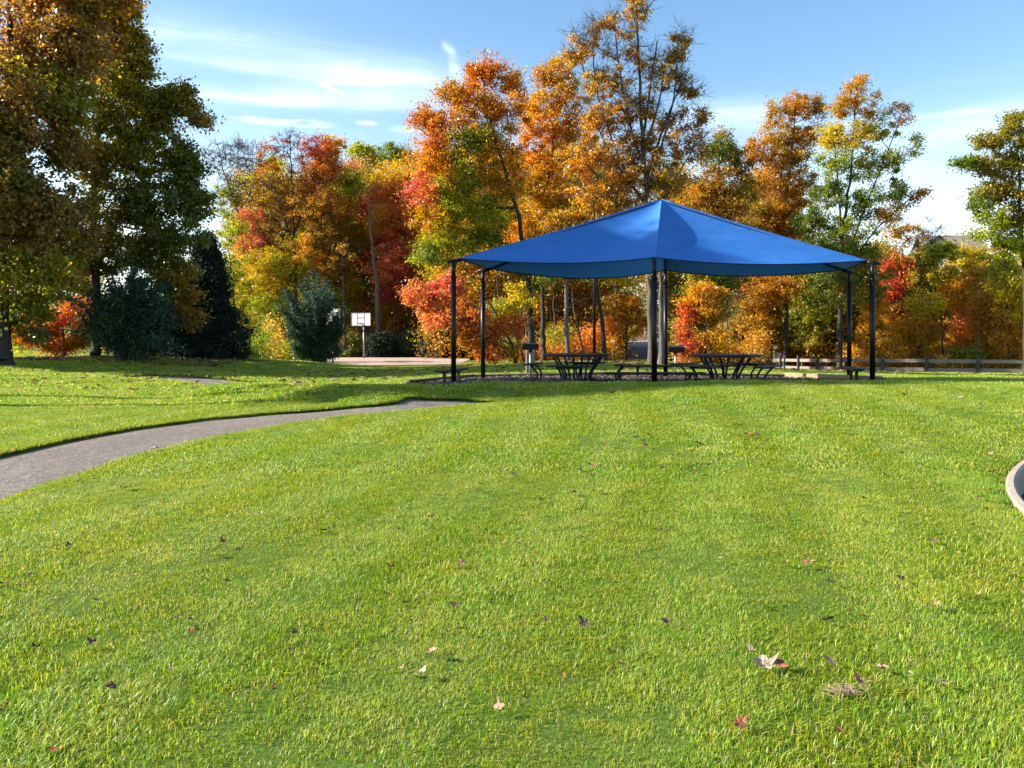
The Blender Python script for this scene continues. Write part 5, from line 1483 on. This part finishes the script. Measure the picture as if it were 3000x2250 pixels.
# ------------------------------------------------------------------ fallen leaves and other litter on the lawn
m, T, b, out = mat_new('dry_leaf')
at = T.n('ShaderNodeAttribute', attribute_name='tint')
tcn = T.n('ShaderNodeTexCoord').outputs['Object']
n = T.noise(tcn, 60, 4, .7)
T.l(T.mix(T.mrange(n, .4, .7, 0, .6), at.outputs['Color'], T.mix(.55, at.outputs['Color'], (.02, .012, .01, 1))), b.inputs['Base Color'])
b.inputs['Roughness'].default_value = .6
M['dryleaf'] = m
def fallen(label, px, py, size, col, seed, lobes=5, group=None, curl=.35, lift=.05, rot=None, name='fallen_leaf', cat='fallen leaf'):
    g = random.Random(seed)
    size *= .8
    n = lobes * 4
    V = [(0, 0, 0)]; 
    for ring in (.5, 1.0):
        for k in range(n):
            a = 2 * math.pi * k / n
            lob = .58 + .42 * abs(math.cos(a * lobes / 2)) if ring == 1.0 else .42
            lob *= 1 + g.uniform(-.14, .14)
            rx = lob * size / 2 * math.cos(a) * 1.2; ry = lob * size / 2 * math.sin(a) * .85
            zz = .5 * curl * size * ((rx / size * 2) ** 2 * .9 - .25 * math.cos(a * 2) * ring * .5) + g.uniform(-.06, .10) * size * ring
            V.append((rx, ry, zz))
    Fc = [(0, 1 + k, 1 + (k + 1) % n) for k in range(n)] + [(1 + k, 1 + n + k, 1 + n + (k + 1) % n, 1 + (k + 1) % n) for k in range(n)]
    st = len(V)
    V += [(size * .3, -.002, .0), (size * .3, .002, .0), (size * .85, .004, .15 * size), (size * .85, 0, .15 * size)]
    Fc.append((st, st + 1, st + 2, st + 3))
    o = new_mesh(name, V, Fc, M['dryleaf'])
    a = o.data.attributes.new('tint', 'FLOAT_COLOR', 'FACE')
    arr = np.ones((len(o.data.polygons), 4), np.float32); arr[:, :3] = np.array(col) * np.random.default_rng(seed).uniform(.75, 1.2, (len(arr), 1))
    a.data.foreach_set('color', arr.ravel())
    p = on_ground(px, py, 40)
    o.location = p + Vector((0, 0, lift))
    o.rotation_euler = (g.uniform(-.4, .4), g.uniform(-.4, .4), g.uniform(0, 6.28) if rot is None else rot)
    tag(o, label, cat, group)
    return o
TAN, RED, BRN, DRK, ORG = (.40, .28, .19), (.16, .03, .012), (.12, .055, .025), (.045, .025, .018), (.42, .16, .02)
fallen('largest curled pale tan oak leaf lying on the grass at lower right', 2235, 1975, .15, TAN, 1, 5, curl=.55, lift=.045, rot=.3)
fallen('pale upright leaf lobe sticking up beside the largest curled tan leaf', 2205, 1945, .07, TAN, 2, 3, curl=.8, lift=.06, rot=1.8)
fallen('long thin brown leaf to the right of the largest curled tan leaf', 2432, 1968, .085, (.30, .17, .10), 3, 3, curl=.2, rot=0)
fallen('deep red leaf in two lobes at lower right, nearest the bottom', 2168, 2155, .07, RED, 4, 4)
fallen('orange red leaf near the bottom right, right of the deep red leaf', 2458, 2178, .055, (.42, .10, .03), 5, 5)
fallen('bright red leaf at the bottom left of the picture', 165, 2236, .055, (.5, .05, .02), 6, 5)
fallen('orange red leaf at the left edge near the bottom', 12, 2110, .06, (.50, .10, .03), 7, 5)
fallen('small crimson leaf in the lower left part of the lawn', 557, 1877, .04, (.45, .04, .02), 8, 5)
fallen('curled brown leaf right of the small crimson leaf at lower left', 862, 1882, .06, BRN, 9, 5)
fallen('large pale tan leaf lying on the near edge of the asphalt path', 452, 1325, .17, TAN, 10, 5, lift=.05)
fallen('dark red folded leaf on the grass just below the path', 372, 1438, .12, RED, 11, 4, lift=.04)
fallen('brown curled leaf on the lawn below the middle of the path', 793, 1406, .10, BRN, 12, 5, lift=.04)
fallen('pale tan leaf on the lawn right of the path, near the redder round leaf', 992, 1340, .10, TAN, 13, 4, lift=.04)
fallen('round rust red leaf on the lawn right of the path', 1257, 1325, .11, (.30, .07, .03), 14, 5, lift=.04)
fallen('dark crumpled leaf in the middle of the lawn, nearly black', 950, 1568, .09, DRK, 15, 4, lift=.04)
fallen('brown folded leaf right of the nearly black crumpled leaf', 1260, 1527, .08, BRN, 16, 5, lift=.04)
fallen('dark brown leaf below the centre of the picture', 1597, 1724, .05, DRK, 17, 4)
fallen('brown leaf left of centre on the lower lawn', 1145, 1682, .09, BRN, 18, 5)
fallen('orange leaf lying alone on the middle lawn', 1427, 1455, .07, ORG, 19, 5, lift=.035)
fallen('dry brown flat leaf litter far out on the right lawn', 2045, 1304, .20, (.30, .22, .14), 20, 5, lift=.03, curl=.1)
fallen('reddish brown leaf on the lawn below the right picnic table', 1893, 1314, .12, (.28, .06, .04), 21, 5, lift=.04)
fallen('pinkish dry leaf on the right lawn', 2430, 1668, .065, (.42, .22, .16), 22, 5)
fallen('red brown leaf on the right lawn above the largest tan leaf', 2535, 1833, .07, (.30, .09, .05), 23, 4)
fallen('small pale yellow leaf at lower right', 2672, 2005, .045, (.60, .48, .25), 24, 4)
fallen('brown leaf close to the concrete kerb', 2512, 1533, .07, DRK, 25, 4)
fallen('small white tan leaf near the bottom, left of centre', 1238, 1998, .06, TAN, 26, 4)
fallen('tan leaf near the bottom edge, slightly left of centre', 1463, 2105, .065, (.42, .25, .15), 27, 4)
fallen('dark leaf lying at the foot of the lower lawn, right of centre', 1825, 1978, .04, DRK, 28, 4)
fallen('tiny orange leaf lower centre', 1647, 2008, .03, ORG, 29, 5)
fallen('brown leaf on the left lawn above the crimson leaf', 665, 1727, .06, BRN, 30, 5)
fallen('brown leaf lower left, beside the dark grass hollow', 105, 1925, .07, DRK, 31, 4)
fallen('brown speckled leaf in the left lawn', 200, 1617, .07, DRK, 32, 4)
fallen('red speck leaf at left near the path corner', 325, 1640, .06, RED, 33, 5)
fallen('red leaf at the far left below the path', 8, 1733, .07, RED, 34, 5)
gl = random.Random(77)
for k in range(115):
    px = gl.uniform(0, 3000); t_ = gl.random() ** 1.3; py = 1150 + t_ * 900
    if px < 1500 and py < 1480: px += 1300
    p = on_ground(px, py, 40)
    if pip(np.array([p.x]), np.array([p.y]), PATH1)[0] or math.hypot(p.x - RC.x, p.y - RC.y) < RO + .1: continue
    fallen('small dry brown leaf lying loose on the lawn', px, py, gl.uniform(.045, .09) * (1 if py > 1500 else 1.6), gl.choice([BRN, DRK, (.26, .08, .04), (.33, .2, .12)]), 200 + k, gl.choice([3, 4, 5]), group='small brown leaves scattered over the lawn')
for k in range(16):
    px = gl.uniform(0, 1100); py = 1085 + gl.random() * 90
    p = on_ground(px, py, 45)
    if pip(np.array([p.x]), np.array([p.y]), PATH1)[0]: continue
    fallen('small dry brown leaf lying loose on the lawn', px, py, gl.uniform(.08, .14), gl.choice([BRN, DRK, TAN]), 400 + k, 4, group='small brown leaves scattered over the lawn')
# clump of dead grass
g = np.random.default_rng(9)
p = on_ground(2480, 2048)
A_ = g.normal(0, .035, (90, 3)) * np.array([1.3, .7, .25]) + np.array([0, 0, .03])
D_ = g.normal(0, 1, (90, 3)) * np.array([1, .8, .3]); D_ /= np.linalg.norm(D_, axis=1)[:, None]
V, Q_ = tubes_np(A_ - D_ * .035, A_ + D_ * .035, np.full(90, .0016), np.full(90, .0008), 3)
o = np_mesh('dead_grass_clump', V, Q_, simple('straw', (.40, .30, .18), (.26, .19, .11), .9)); o.location = p
tag(o, 'tangled clump of dead straw grass at lower right', 'dead grass')
LX, LY = [], []
for x0, x1, y0, y1, n_ in ((-26, -13, 33, 42, 3500), (-3, 22, 36, 55, 3000), (-20, -4, 70, 76, 1500), (-8, 6, 26, 36, 300), (14, 30, 28, 40, 300), (-16, -4, 22, 34, 260)):
    LX.append(g.uniform(x0, x1, n_)); LY.append(g.uniform(y0, y1, n_))
LX, LY = np.concatenate(LX), np.concatenate(LY); nl = len(LX)
c0 = np.stack([LX, LY, terrain(LX, LY) + .05], 1)
u = np.stack([g.normal(0, .05, nl), g.normal(0, .05, nl), g.normal(0, .02, nl)], 1); v = np.stack([g.normal(0, .04, nl), g.normal(0, .04, nl), g.normal(0, .02, nl)], 1)
o = np_mesh('leaf_litter', np.stack([c0 - u - v, c0 + u - v, c0 + u + v, c0 - u + v], 1).reshape(-1, 3), np.arange(nl * 4).reshape(-1, 4), M['needle'], tint=np.array([(.18, .09, .05), (.11, .06, .035), (.28, .16, .08)])[g.integers(0, 3, nl)], kind='stuff')
tag(o, 'brown fallen leaves strewn over the ground along the foot of the trees', 'leaf litter')
print('FACES', sum(len(o_.data.polygons) for o_ in SC.objects if o_.type == 'MESH'))
